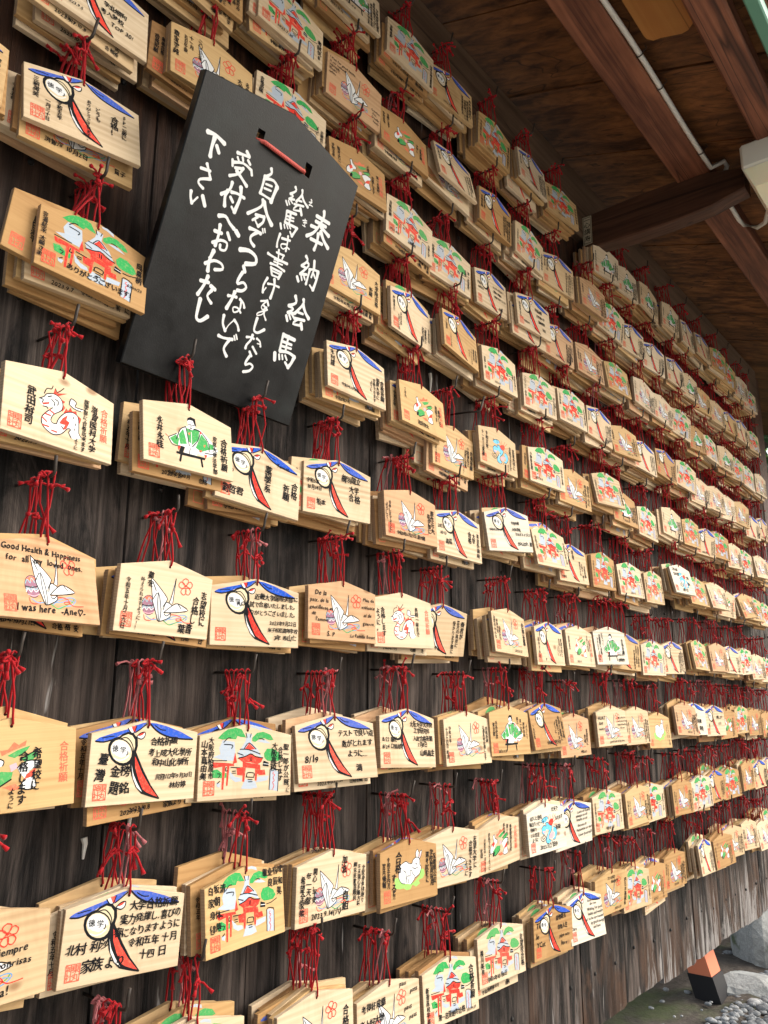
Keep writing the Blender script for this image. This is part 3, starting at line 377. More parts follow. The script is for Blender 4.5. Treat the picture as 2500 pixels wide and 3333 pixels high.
STROKES = [
['5.2:102.0,328.9 104.3,320.7 100.2,304.8 92.9,290.5 81.7,280.7', '4.8:90.0,316.2 118.5,317.3', '4.5:91.1,308.2 113.8,309.6', '4.4:84.4,298.1 98.2,300.1', '5.9:104.5,305.2 114.7,302.2 124.3,299.6', '4.4:90.6,280.2 116.1,282.5', '5.5:102.7,293.5 104.7,280.5 103.2,268.1', '6.2:106.2,298.3 116.7,289.1 129.3,282.2'],
['4.4:91.9,253.0 97.3,247.7 88.9,236.3', '3.4:88.9,236.3 97.4,236.6', '4.1:96.0,245.6 102.2,242.1 90.1,223.8', '3.7:90.1,223.8 103.0,228.2', '4.1:85.6,218.0 91.1,212.3', '2.7:92.5,223.2 96.9,216.6', '2.7:97.9,224.7 102.5,219.7', '4.2:110.3,253.4 113.7,242.4', '4.5:106.2,237.6 106.4,225.2 106.4,214.4', '4.1:104.9,237.0 113.3,240.6 124.5,241.5', '5.6:123.4,240.3 124.6,226.6 122.9,211.8', '2.8:122.9,211.8 114.1,216.0', '3.1:114.2,242.6 112.9,228.0', '2.8:115.4,234.5 121.0,229.8'],
['5.2:93.8,190.1 98.6,181.2 86.3,171.8', '4.3:86.3,171.8 96.7,170.5 87.8,161.7', '4.0:87.8,161.7 101.3,165.1', '3.9:86.6,156.7 91.8,149.8', '3.0:91.8,159.7 96.9,154.4', '3.0:96.7,162.4 102.7,158.4', '4.9:110.8,191.5 112.6,184.0 101.3,165.1', '5.7:112.6,184.0 121.4,174.7 131.6,168.5', '3.2:107.0,169.5 118.0,170.6', '4.0:102.7,158.4 124.3,162.6', '4.0:109.9,159.3 103.2,149.6 120.0,153.0', '4.9:118.7,156.3 123.9,148.2'],
['4.8:92.1,129.2 92.5,116.8 93.9,102.9', '5.2:92.7,127.7 116.7,128.2', '4.4:103.0,129.6 103.7,115.4 105.2,105.1', '3.6:93.5,118.1 113.3,119.2', '3.2:93.9,111.0 114.4,113.4', '5.2:93.9,102.9 111.0,106.2 125.7,104.0', '6.5:125.0,103.8 122.5,92.9 118.1,85.0', '3.6:118.1,85.0 109.8,90.4', '5.5:85.2,97.2 88.8,86.8', '3.2:94.0,97.6 97.4,90.7', '2.8:100.1,98.8 103.5,92.8', '2.8:105.9,100.3 112.0,94.4'],
['3.8:36.1,334.7 39.1,330.1 30.6,321.4', '3.2:30.6,321.4 36.7,321.0 30.8,313.7', '2.8:30.8,313.7 40.6,317.4', '2.6:26.1,308.8 30.8,304.2', '2.1:30.5,311.0 34.5,306.9', '2.1:34.3,313.2 39.1,310.9', '3.9:49.8,336.7 51.3,330.1 44.6,316.3', '4.2:51.5,329.3 58.9,323.3 68.5,319.2', '2.5:48.5,319.9 54.8,321.3', '2.9:41.8,311.3 60.4,316.6', '2.9:48.1,312.4 43.1,303.2 56.6,307.7', '3.9:55.3,311.0 60.9,303.1'],
['1.8:71.1,332.9 73.1,331.2', '1.6:68.9,327.4 74.4,329.8 69.4,323.2 73.2,324.7 77.0,324.6'],
['1.6:66.7,297.9 74.3,300.6', '1.6:68.9,295.4 75.3,297.9', '1.6:70.2,301.4 72.5,292.7 68.0,291.4 74.3,291.4'],
['3.4:33.3,296.7 34.7,287.0 35.1,280.2', '3.8:33.4,296.4 51.6,300.0', '3.2:41.1,297.9 43.1,284.0', '2.5:33.7,289.6 49.2,292.7', '2.3:35.0,285.1 50.4,288.5', '3.4:34.7,280.0 60.7,282.3', '4.6:59.5,282.1 57.5,275.0 54.4,267.4', '2.7:54.4,267.4 49.0,271.9', '3.4:27.8,274.7 31.6,268.5', '2.3:34.6,276.5 37.8,271.9', '2.1:39.5,278.0 43.4,274.0', '2.1:43.7,279.4 48.2,275.9'],
['3.9:33.0,261.2 32.2,248.9 34.0,241.6', '3.2:38.1,256.8 54.2,260.2', '3.3:48.3,264.5 50.9,252.9 51.8,242.8', '2.3:49.5,252.3 40.6,249.0 40.9,244.7 46.3,243.7 51.6,248.5 56.9,248.1'],
['3.2:38.9,239.3 41.8,229.4 44.1,218.4', '2.6:35.9,234.2 51.5,235.6', '2.5:50.3,236.1 49.3,229.4', '3.8:21.1,226.2 33.2,225.6 61.1,227.0', '2.1:35.2,223.2 51.3,225.8', '2.1:35.5,219.9 52.8,221.9', '3.5:30.5,214.8 42.8,216.4 59.6,215.0', '3.2:33.1,210.7 39.0,200.5', '2.7:33.8,209.8 55.1,210.9', '3.9:54.7,211.0 52.2,200.1', '2.1:36.8,206.0 51.5,207.1', '2.4:39.1,200.3 51.6,201.8'],
['3.9:33.3,193.7 29.7,181.0 32.2,170.9', '1.9:31.9,171.6 35.5,179.7', '3.2:36.6,186.1 46.5,188.8 58.4,189.6', '4.6:46.0,196.8 49.5,186.3 48.4,168.5'],
['2.4:33.0,158.0 43.6,162.6', '3.2:44.0,163.6 48.9,157.4', '2.3:43.7,162.3 37.1,151.6 41.0,147.9 46.9,153.9', '2.7:40.5,154.2 49.1,150.4', '2.3:47.1,149.2 34.0,140.4 33.9,136.4 41.9,141.0 44.7,146.8', '3.0:44.5,145.1 46.0,141.3 51.4,135.9'],
['4.3:35.7,133.0 35.3,119.9 36.9,113.7 44.2,113.5 54.2,122.0'],
['3.4:26.5,100.6 35.2,103.2 40.3,102.5', '4.3:36.1,107.2 35.2,98.8 30.4,90.3 30.1,84.7', '3.2:45.1,104.9 52.5,102.6 55.8,96.2', '1.6:48.4,98.4 53.9,99.1', '3.2:41.6,91.2 52.3,83.7'],
['3.2:38.8,82.8 44.9,77.4', '4.0:41.8,77.0 38.1,67.7 38.5,62.2 45.8,66.5 52.5,63.8 48.1,56.1 37.8,51.5'],
['4.7:-14.2,336.4 -11.8,330.1 -21.3,320.1', '4.7:-21.0,322.0 -20.8,307.0 -21.2,296.6', '4.7:-19.9,319.2 -4.6,323.3 5.4,318.2', '6.3:4.3,318.0 2.4,305.2 1.0,294.2', '2.7:-16.3,312.6 -4.7,314.8', '2.7:-17.0,306.0 -4.4,308.2', '3.9:-22.3,296.6 -10.2,296.8 -0.0,296.8'],
['4.7:-13.3,290.5 -12.9,280.6 -31.9,261.3', '6.2:-10.4,288.6 0.4,275.2 13.7,265.4', '3.9:-18.3,265.8 -4.1,269.3', '4.7:-3.3,270.1 -2.4,262.0 -9.0,252.9', '2.5:-9.0,252.9 -16.5,258.3', '3.2:-13.5,264.8 -21.3,256.4'],
['5.0:-21.9,244.2 -10.6,246.1 -0.4,245.8', '4.7:-6.0,245.7 -15.3,235.5 -13.8,228.6 -5.7,224.7', '2.2:-0.0,253.6 3.1,248.3', '2.2:3.4,255.2 6.3,250.6'],
['6.0:-27.4,209.9 -12.0,215.1 2.3,212.2 4.7,203.0 -11.4,196.0'],
['4.7:-13.7,191.6 -8.2,184.7', '4.7:-12.0,183.1 -15.9,170.5 -14.9,164.7 -6.0,170.1 1.1,165.8 -3.9,158.6 -12.7,155.9'],
['4.2:-25.0,143.0 -18.2,144.9 -10.2,146.5', '5.7:-15.6,152.2 -17.0,141.6 -21.7,125.5', '4.0:-3.6,146.1 4.0,143.2 7.8,137.9', '2.9:-0.3,143.2 0.7,131.7 -7.7,125.1 -11.0,131.0 -3.2,133.2 4.0,128.7'],
['4.5:-22.2,115.1 -20.4,103.9 -12.8,95.4', '2.0:-12.9,95.9 -10.1,104.7 -3.2,115.2', '4.1:-3.2,115.2 4.6,110.9 9.4,104.1'],
['4.5:-21.9,85.4 -12.8,85.1 3.6,88.4', '4.6:-0.8,87.7 -6.5,74.2 -5.2,68.6 1.6,62.5', '2.3:4.4,94.4 8.0,89.0', '2.3:7.0,97.2 11.3,91.4'],
['4.4:-75.5,327.2 -64.0,329.8 -54.8,331.9', '4.1:-61.8,336.4 -54.9,332.2', '2.7:-73.6,322.1 -69.7,318.2', '3.1:-65.7,326.1 -63.1,321.8', '3.5:-56.0,326.7 -50.4,323.1', '3.4:-80.3,315.0 -77.4,307.1', '4.1:-79.0,311.6 -62.0,319.0 -45.9,316.9', '3.5:-46.6,317.7 -43.1,311.2', '3.4:-73.1,306.7 -59.1,312.4', '4.1:-59.7,312.9 -64.3,302.7 -78.2,292.7', '5.1:-69.2,304.6 -56.5,298.6 -46.6,293.7'],
['4.8:-70.1,287.4 -71.2,276.4 -82.1,264.4', '5.4:-73.3,273.7 -75.1,264.7 -71.7,252.6', '4.4:-67.4,274.7 -57.0,277.5 -44.3,277.3', '5.9:-54.7,288.0 -50.9,275.1 -54.0,252.2', '3.1:-54.0,252.2 -60.8,256.8', '3.8:-67.0,267.9 -60.6,263.4'],
['5.1:-76.3,236.3 -65.3,240.7 -56.1,235.3 -46.2,231.3', '5.6:-42.7,230.4 -35.8,226.2'],
['4.4:-76.0,215.2 -63.5,217.0', '5.1:-70.0,226.4 -67.8,212.1 -68.5,197.1', '4.0:-74.2,199.1 -62.2,207.8 -51.1,208.3 -50.6,198.6 -59.0,196.2 -61.0,201.8', '4.1:-55.1,222.0 -48.2,214.6'],
['5.8:-68.0,190.1 -70.6,175.1 -68.4,160.7', '2.4:-67.5,185.9 -72.6,177.9', '4.4:-76.2,168.3 -63.5,177.9 -50.5,178.7 -46.3,172.6 -58.6,167.0'],
['4.4:-75.5,144.4 -61.5,147.0', '5.4:-65.6,154.6 -68.2,140.5 -73.7,125.3', '4.8:-57.4,144.1 -48.4,141.8', '4.5:-53.5,138.9 -58.1,129.2 -48.6,122.3'],
['5.4:-67.3,121.4 -66.6,105.5 -64.8,94.8 -57.4,93.5 -47.9,103.4'],
['5.8:-128.6,327.6 -114.8,329.9 -98.8,326.9', '5.9:-115.8,326.1 -116.1,311.8 -114.5,300.8', '4.6:-109.7,318.5 -103.2,311.4'],
['3.5:-123.2,280.2 -107.9,283.5', '4.2:-116.0,289.8 -110.7,283.2 -104.4,273.8', '3.9:-105.4,273.8 -119.3,266.6 -120.1,260.7 -111.3,257.6'],
['4.5:-127.3,246.3 -125.8,239.3 -121.4,232.1', '2.3:-121.5,232.5 -115.3,243.4', '4.9:-109.0,248.5 -101.3,238.0']]
SIGN = [0.72568, 0.43086, 0.31161, 0.39744, 0.42619, 0.00271, 0.01159, 0.34817, 0.89]
# id, picture, row, x, y, z of the hole, roll, yaw, pitch, stack it belongs to
PLAQUES = [
('1', 'S', 2, 0.4753, 0.86, 0.9409, -0.3, -1.0, -2.5, ''),
('2', 'S', 3, 0.2959, 0.8601, 0.7561, 1.5, -1.1, -1.7, ''),
('3', 'S', 3, 0.4678, 0.861, 0.7665, -3.0, -8.2, -6.6, ''),
('4', 'C', 2, 0.6654, 0.8597, 0.9688, -2.9, -2.9, -0.0, ''),
('5', 'N', 4, 0.504, 0.8579, 0.5797, 2.5, -1.3, -3.4, ''),
('6', 'N', 1, 0.8261, 0.8592, 1.1718, 1.3, -1.1, -1.0, ''),
('7', 'T', 0, 0.9841, 0.86, 1.3562, -0.3, -1.0, -2.5, ''),
('7b', 'S', 1, 0.6392, 0.86, 1.1306, -0.3, -1.0, -2.5, ''),
('8', 'N', 2, 0.8326, 0.8581, 0.9941, 3.8, -5.3, -2.4, ''),
('9', 'C', 1, 0.9891, 0.8561, 1.1443, -1.7, -0.8, 4.1, ''),
('10', 'N', 0, 1.1684, 0.8604, 1.354, 1.7, -2.5, 0.1, ''),
('11', 'S', 0, 1.3117, 0.8599, 1.3532, -0.1, -5.4, -1.3, ''),
('12', 'N', 0, 1.5024, 0.8612, 1.3486, -1.0, 1.6, 3.2, ''),
('13', 'S', 0, 1.6669, 0.8556, 1.3511, -2.3, 2.0, -4.1, ''),
('14', 'N', 0, 1.8391, 0.8592, 1.3507, 0.5, -6.3, -4.1, ''),
('15', 'R', 2, 1.0025, 0.8613, 0.9813, -1.0, -2.3, -4.1, ''),
('16', 'R', 1, 1.1428, 0.8628, 1.1323, 1.6, -0.7, -5.5, ''),
('17', 'S', 1, 1.3093, 0.859, 1.1547, -2.5, 1.9, -11.2, ''),
('17b', 'C', 1, 1.3152, 0.8694, 1.1371, 5.4, -1.3, -3.4, '17'),
('18', 'S', 1, 1.4868, 0.8566, 1.1431, -1.2, 2.2, 1.2, ''),
('19', 'N', 1, 1.6473, 0.8564, 1.1341, 0.7, 2.4, 1.3, ''),
('21', 'S', 1, 1.7999, 0.8582, 1.1311, -1.7, -4.8, 1.7, ''),
('22', 'T', 0, 2.1252, 0.8592, 1.3077, -4.3, -4.9, 2.4, ''),
('23', 'T', 0, 2.2738, 0.8593, 1.3107, -4.2, -1.0, -1.0, ''),
('24', 'T', 0, 2.4521, 0.858, 1.323, 2.4, 0.7, -0.4, ''),
('25', 'T', 0, 2.6538, 0.8574, 1.3401, -1.0, -1.2, 1.9, ''),
('26', 'S', 0, 2.8098, 0.8563, 1.3345, -2.2, 3.2, -2.6, ''),
('27', 'S', 0, 2.9784, 0.8579, 1.3474, 0.3, -0.3, -4.8, ''),
('28', 'N', 0, 3.1835, 0.86, 1.3659, -0.3, -5.5, -2.5, ''),
('29', 'N', 0, 3.3187, 0.8599, 1.3499, 2.9, -5.2, 2.9, ''),
('30', 'C', 0, 3.4833, 0.86, 1.3452, -0.1, -4.5, -0.3, ''),
('31', 'N', 0, 3.5968, 0.86, 1.3253, -0.3, -5.5, -2.5, ''),
('32', 'N', 2, 1.1635, 0.8607, 0.9472, 2.9, 0.4, -0.6, ''),
('33', 'N', 2, 1.3087, 0.8667, 0.9369, 1.4, -2.4, -0.1, ''),
('34', 'S', 2, 1.4871, 0.8762, 0.9545, -5.6, 3.4, -0.2, ''),
('35', 'S', 2, 1.6534, 0.86, 0.9554, -1.1, -3.2, -3.5, ''),
('35b', 'S', 2, 1.6458, 0.8705, 0.9311, -0.3, -2.7, -2.6, '35'),
('36', 'S', 2, 1.7922, 0.8621, 0.9333, -1.2, -2.0, -0.3, ''),
('37', 'C', 2, 1.963, 0.8598, 0.9409, -0.1, -2.3, -3.8, ''),
('37b', 'C', 1, 2.0143, 0.8599, 1.1511, -0.5, -2.3, -2.7, ''),
('38', 'N', 1, 2.1484, 0.86, 1.1331, 5.2, -5.0, 4.7, ''),
('39', 'S', 1, 2.2913, 0.8599, 1.1258, -0.2, -4.5, -0.4, ''),
('40', 'S', 1, 2.4612, 0.8581, 1.125, -0.3, -5.2, 1.3, ''),
('41', 'S', 1, 2.6606, 0.8601, 1.1411, 1.0, -2.4, -2.4, ''),
('42', 'T', 1, 2.8072, 0.8625, 1.1391, -2.0, -2.3, -1.7, ''),
('43', 'C', 1, 2.9328, 0.8628, 1.1256, -0.3, -5.5, -2.5, ''),
('44', 'C', 1, 3.0997, 0.8602, 1.124, -0.4, -2.8, -4.7, ''),
('45', 'C', 3, 0.9899, 0.8585, 0.7692, 0.8, -0.6, -2.0, ''),
('46', 'S', 3, 1.1609, 0.8593, 0.758, -1.4, 6.7, -1.1, ''),
('47', 'S', 3, 1.3242, 0.8564, 0.773, 2.5, 6.3, -5.2, ''),
('48', 'N', 3, 1.4895, 0.8622, 0.7633, -2.0, 1.4, -2.5, ''),
('49', 'N', 3, 1.674, 0.861, 0.7614, -1.6, -2.4, -0.6, ''),
('50', 'N', 3, 1.8405, 0.8602, 0.7745, -1.4, -0.7, -3.5, ''),
('51', 'S', 3, 2.0045, 0.8584, 0.773, 2.6, -0.7, -2.0, ''),
('52', 'C', 3, 2.1612, 0.8591, 0.7678, -1.2, -6.5, -8.9, ''),
('53', 'S', 3, 2.3143, 0.8588, 0.761, 1.5, -2.6, -4.2, ''),
('54', 'N', 2, 2.1373, 0.8581, 0.9502, -2.7, -2.4, -6.6, ''),
('55', 'C', 2, 2.3475, 0.8575, 0.9651, 3.2, -1.6, -2.9, ''),
('56', 'C', 2, 2.5043, 0.8583, 0.9634, 2.5, -1.6, -3.0, ''),
('57', 'N', 2, 2.6871, 0.8599, 0.9683, 3.4, -5.3, 2.5, ''),
('58', 'T', 2, 2.8208, 0.8601, 0.95, -3.0, -3.2, -4.3, ''),
('59', 'N', 2, 2.9742, 0.8607, 0.954, -0.4, 0.8, -5.0, ''),
('60', 'T', 2, 3.1606, 0.86, 0.959, 1.9, -4.8, -2.3, ''),
('61', 'N', 2, 3.2928, 0.8601, 0.9506, -1.2, -5.4, -0.4, ''),
('62', 'N', 2, 3.4563, 0.8591, 0.9499, 1.9, -0.7, -2.0, ''),
('63', 'C', 2, 3.6463, 0.8605, 0.9603, 0.4, -1.6, -0.9, ''),
('64', 'S', 1, 3.2515, 0.86, 1.1267, -0.6, -4.4, -4.3, ''),
('65', 'S', 1, 3.4288, 0.86, 1.1398, -0.3, -1.0, -2.5, ''),
('66', 'N', 1, 3.5946, 0.8607, 1.1378, -2.3, -1.8, -3.6, ''),
('68', 'D', 5, 0.4784, 0.8594, 0.3725, 0.9, 7.1, -4.1, ''),
('69', 'T', 5, 0.6625, 0.8617, 0.3876, -1.3, 1.1, -5.8, ''),
('70', 'S', 5, 0.8012, 0.8652, 0.3623, 4.6, -5.5, -3.3, ''),
('71', 'S', 5, 0.9677, 0.863, 0.3815, -1.5, -4.4, 1.4, ''),
('72', 'S', 4, 1.0008, 0.8567, 0.5905, 0.3, -0.4, -3.9, ''),
('73', 'R', 4, 1.1961, 0.8609, 0.5853, 0.6, 2.2, -6.0, ''),
('74', 'C', 4, 1.3209, 0.8729, 0.539, 0.4, 1.2, -0.3, ''),
('75', 'U', 4, 1.475, 0.8632, 0.5747, 1.2, -0.6, -3.7, ''),
('76', 'N', 4, 1.6896, 0.8602, 0.5841, 0.0, -4.5, -3.5, ''),
('77', 'C', 4, 1.8318, 0.8604, 0.5639, 1.4, -4.6, -4.2, ''),
('78', 'N', 4, 2.0248, 0.86, 0.6009, -3.3, -5.2, -9.1, ''),
('79', 'T', 4, 2.137, 0.8615, 0.5717, 1.3, -2.1, -6.8, ''),
('80', 'N', 4, 2.3081, 0.8612, 0.5609, 1.1, 1.1, -3.0, ''),
('81', 'T', 4, 2.5072, 0.8586, 0.5955, 2.7, -1.9, -3.3, ''),
('82', 'N', 4, 2.6852, 0.8604, 0.5946, -1.4, -1.1, -2.7, ''),
('83', 'S', 4, 2.8501, 0.8601, 0.5889, -0.5, -5.2, 3.4, ''),
('84', 'N', 4, 2.9923, 0.86, 0.5974, 0.3, -5.5, -2.2, ''),
('85', 'C', 4, 3.1447, 0.8599, 0.584, -2.7, -3.8, -3.4, ''),
('86', 'N', 4, 3.284, 0.86, 0.5791, 1.3, -5.5, -2.2, ''),
('87', 'C', 4, 3.4977, 0.86, 0.5898, -2.3, -3.0, -7.2, ''),
('88', 'S', 4, 3.6128, 0.8605, 0.5866, -0.3, -5.5, -2.5, ''),
('89', 'N', 3, 2.69, 0.8598, 0.7857, 4.9, -5.5, -1.1, ''),
('90', 'C', 3, 2.8153, 0.86, 0.7592, 0.8, -5.4, -1.4, ''),
('91', 'C', 3, 2.9924, 0.8601, 0.7681, 0.2, -4.0, -3.5, ''),
('92', 'C', 3, 3.1193, 0.8601, 0.7617, -1.6, -5.4, -1.1, ''),
('93', 'C', 3, 3.313, 0.86, 0.7736, 1.5, -5.3, 0.7, ''),
('94', 'S', 3, 3.4387, 0.86, 0.7416, -0.3, -5.5, -2.5, ''),
('95', 'S', 3, 3.5985, 0.86, 0.7606, -0.3, -1.0, -2.5, ''),
('95b', 'S', 3, 2.4906, 0.857, 0.7762, 4.7, -2.4, -3.7, ''),
('96', 'C', 5, 1.1594, 0.861, 0.3714, -0.3, -1.2, -3.6, ''),
('97', 'S', 5, 1.3113, 0.8601, 0.3623, 1.0, -1.4, -4.2, ''),
('98', 'S', 5, 1.4852, 0.8531, 0.401, -5.8, -7.8, -4.5, ''),
('99', 'N', 5, 1.6812, 0.8605, 0.3922, -1.6, -1.4, -10.0, ''),
('100', 'S', 5, 1.8083, 0.8661, 0.3744, -1.7, -1.0, -5.4, ''),
('101', 'N', 5, 1.9738, 0.8583, 0.3777, -2.0, 1.9, -1.8, ''),
('102', 'N', 5, 2.1445, 0.8604, 0.3756, -1.1, -2.0, -6.2, ''),
('103', 'N', 5, 2.3141, 0.8588, 0.3742, -2.3, 1.8, -3.4, ''),
('104', 'U', 5, 2.5336, 0.8568, 0.4216, -1.0, -3.6, -12.5, ''),
('105', 'N', 5, 2.6854, 0.8592, 0.4026, 0.0, -2.9, -10.0, ''),
('106', 'C', 5, 2.8853, 0.86, 0.4078, -0.3, -4.3, -13.2, ''),
('107', 'R', 5, 3.0069, 0.86, 0.3953, 0.7, -5.4, -0.4, ''),
('108', 'C', 5, 3.2257, 0.86, 0.4071, -6.6, -4.9, -14.5, ''),
('109', 'N', 5, 3.3367, 0.8599, 0.407, -0.0, -5.8, -8.8, ''),
('110', 'N', 5, 3.5009, 0.86, 0.3998, -0.3, -1.0, -2.5, ''),
('111', 'C', 6, 0.4761, 0.8547, 0.1739, -1.5, 16.8, -11.0, ''),
('112', 'C', 6, 0.6499, 0.8641, 0.1723, 0.5, 3.7, 3.6, ''),
('113', 'S', 6, 0.8026, 0.8663, 0.1675, -1.2, -7.4, -0.0, ''),
('114', 'C', 6, 0.9811, 0.8609, 0.1855, -0.1, -3.6, -1.2, ''),
('115', 'D', 6, 1.1329, 0.86, 0.1837, -1.4, -5.6, -4.7, ''),
('116', 'S', 6, 1.2562, 0.8602, 0.176, -1.3, -4.9, 9.0, ''),
('117', 'C', 6, 1.4942, 0.8616, 0.1903, 1.6, 4.1, -6.9, ''),
('118', 'S', 6, 1.6597, 0.8565, 0.1756, -1.2, 4.1, -3.7, ''),
('119', 'R', 6, 1.8212, 0.8619, 0.1799, 0.0, 2.0, -5.5, ''),
('120', 'T', 6, 1.9882, 0.86, 0.1902, -2.1, -7.1, -6.2, ''),
('121', 'S', 6, 2.093, 0.86, 0.1814, 1.4, -5.5, -1.6, ''),
('122', 'N', 6, 2.2817, 0.8602, 0.1734, -0.8, -2.8, -1.2, ''),
('123', 'S', 6, 2.4312, 0.8601, 0.182, -1.7, -3.5, -3.6, ''),
('124', 'N', 6, 2.656, 0.8583, 0.2004, 0.6, 2.5, -8.5, ''),
('125', 'C', 6, 2.8555, 0.8601, 0.2031, -0.8, -3.3, -5.6, ''),
('126', 'S', 6, 2.9941, 0.8599, 0.2007, 0.7, -5.7, -6.4, ''),
('127', 'N', 6, 3.164, 0.8602, 0.2038, -3.9, -1.9, -6.5, ''),
('128', 'C', 6, 3.3114, 0.86, 0.1902, -1.6, -4.2, -6.5, ''),
('129', 'N', 6, 3.4432, 0.86, 0.1839, -0.3, -5.5, -2.5, ''),
('130', 'R', 7, 0.4597, 0.8608, -0.0213, -2.6, 0.1, -1.4, ''),
('131', 'S', 7, 0.6331, 0.8646, -0.0252, 0.7, -1.0, 0.2, ''),
('132', 'N', 7, 0.7915, 0.8614, -0.0318, 0.7, -6.5, -2.1, ''),
('133', 'S', 7, 0.9589, 0.8538, -0.0195, -0.7, -9.5, -8.5, ''),
('134', 'S', 7, 1.1424, 0.8554, -0.0108, 2.4, -0.2, -4.6, ''),
('135', 'C', 7, 1.329, 0.8599, -0.0154, 0.1, -0.3, -4.9, ''),
('136', 'T', 7, 1.4767, 0.8558, -0.0047, 0.3, -0.1, -3.7, ''),
('137', 'S', 7, 1.6366, 0.8608, 0.0023, -1.8, 0.7, -9.2, ''),
('138', 'C', 7, 1.7898, 0.8693, -0.0203, -0.9, -0.4, -2.8, ''),
('139', 'C', 7, 1.9787, 0.8616, -0.0024, -1.3, -4.1, -3.0, ''),
('140', 'C', 7, 2.1314, 0.86, -0.0041, -0.8, -2.0, -3.6, ''),
('141', 'V', 7, 2.2891, 0.8621, -0.0189, 1.0, -1.7, -4.3, ''),
('142', 'C', 7, 2.5001, 0.8602, 0.0089, 2.3, -3.7, -6.7, ''),
('143', 'S', 7, 2.5879, 0.8624, 0.0082, 0.9, -5.6, -3.7, ''),
('144', 'S', 7, 2.7672, 0.86, 0.0019, -0.3, -4.9, -3.3, ''),
('145', 'R', 7, 2.8941, 0.8602, -0.009, -1.8, -3.5, -3.0, ''),
('146', 'N', 7, 3.0652, 0.8606, 0.0026, -1.0, -0.2, 1.0, ''),
('147', 'C', 7, 3.2133, 0.8593, -0.0065, 0.2, -1.3, -1.1, ''),
('148', 'R', 7, 3.3846, 0.86, -0.0164, -0.3, -1.0, -2.5, ''),
('149', 'C', 8, 0.449, 0.8617, -0.2044, -1.8, 0.2, 0.9, ''),
('150', 'S', 8, 0.6255, 0.8687, -0.2124, 1.8, -5.5, 1.8, ''),
('151', 'N', 8, 0.7988, 0.8628, -0.2119, -1.0, 5.8, -5.0, ''),
('152', 'C', 8, 0.9696, 0.8616, -0.2124, 0.3, -0.6, 0.6, ''),
('153', 'V', 8, 1.1533, 0.8606, -0.2175, 0.8, -0.7, -2.0, ''),
('154', 'C', 8, 1.2835, 0.8628, -0.2127, -1.4, -5.2, 2.0, ''),
('155', 'R', 8, 1.4489, 0.8684, -0.2097, -4.1, -0.4, 2.0, ''),
('156', 'U', 8, 1.622, 0.8604, -0.2001, -1.4, -2.4, -3.0, ''),
('157', 'S', 8, 1.7526, 0.8606, -0.2066, -3.8, -5.1, 3.1, ''),
('158', 'N', 8, 1.9324, 0.8623, -0.1947, 0.1, -2.2, -2.5, ''),
('159', 'C', 8, 2.1108, 0.8603, -0.196, -2.4, -1.4, -2.7, ''),
('160', 'N', 8, 2.2049, 0.8641, -0.1993, -3.5, -5.3, -0.4, ''),
('161', 'C', 8, 2.434, 0.8613, -0.2012, 0.9, -0.6, -3.1, ''),
('162', 'N', 8, 2.5879, 0.8602, -0.2001, -2.6, -3.7, -2.4, ''),
('163', 'S', 8, 2.7307, 0.8626, -0.1922, -2.0, -1.0, -4.2, ''),
('164', 'N', 8, 2.8796, 0.8605, -0.1924, -1.9, -3.5, -3.9, ''),
('165', 'C', 8, 3.0688, 0.8597, -0.18, -0.8, 1.8, -2.6, ''),
('166', 'S', 8, 3.2214, 0.8601, -0.1835, -2.0, -2.2, -2.3, ''),
('167', 'S', 8, 3.3366, 0.8616, -0.1799, -0.3, -5.5, -2.5, ''),
('168', 'C', 9, 0.938, 0.86, -0.3918, -0.3, -1.0, -2.5, ''),
('169', 'C', 9, 1.1002, 0.86, -0.4145, -0.3, -1.0, -2.5, ''),
('170', 'N', 9, 1.2648, 0.8597, -0.4153, 0.6, -2.6, -4.2, ''),
('171', 'N', 9, 1.4355, 0.8622, -0.3951, -0.0, -3.1, -3.0, ''),
('172', 'S', 9, 1.638, 0.8597, -0.3962, 1.2, -3.2, -0.6, ''),
('173', 'S', 9, 1.7805, 0.8602, -0.3944, 1.1, -3.2, -7.3, ''),
('174', 'C', 9, 1.9303, 0.8601, -0.37, -2.3, -5.2, 3.2, ''),
('175', 'N', 9, 2.0664, 0.86, -0.3817, 0.6, -3.1, -2.5, ''),
('176', 'R', 9, 2.2045, 0.8651, -0.3899, 0.0, 0.7, -0.8, ''),
('177', 'C', 9, 2.3693, 0.8721, -0.3823, -0.2, -1.2, -0.3, ''),
('178', 'S', 9, 2.5638, 0.8555, -0.3729, 2.8, 5.1, -6.3, ''),
('179', 'R', 9, 2.7472, 0.8602, -0.3788, -1.8, -4.5, -4.4, ''),
('180', 'C', 9, 2.8522, 0.86, -0.3656, -0.2, -5.5, -1.5, ''),
('181', 'C', 9, 3.0305, 0.8609, -0.3634, 2.3, -1.5, -5.1, ''),
('182', 'C', 9, 3.2031, 0.86, -0.3812, -1.9, -5.2, -8.6, ''),
('183', 'N', 9, 3.2826, 0.8621, -0.3531, -0.3, -5.5, -2.5, ''),
('184', 'N', 9, 0.7275, 0.86, -0.3738, -0.3, -1.0, -2.5, ''),
('3b', 'C', 3, 0.4725, 0.8715, 0.7462, -1.1, -4.5, -3.0, '3'),
('5b', 'R', 4, 0.4763, 0.8684, 0.5857, 6.9, -1.9, -2.2, '5')]
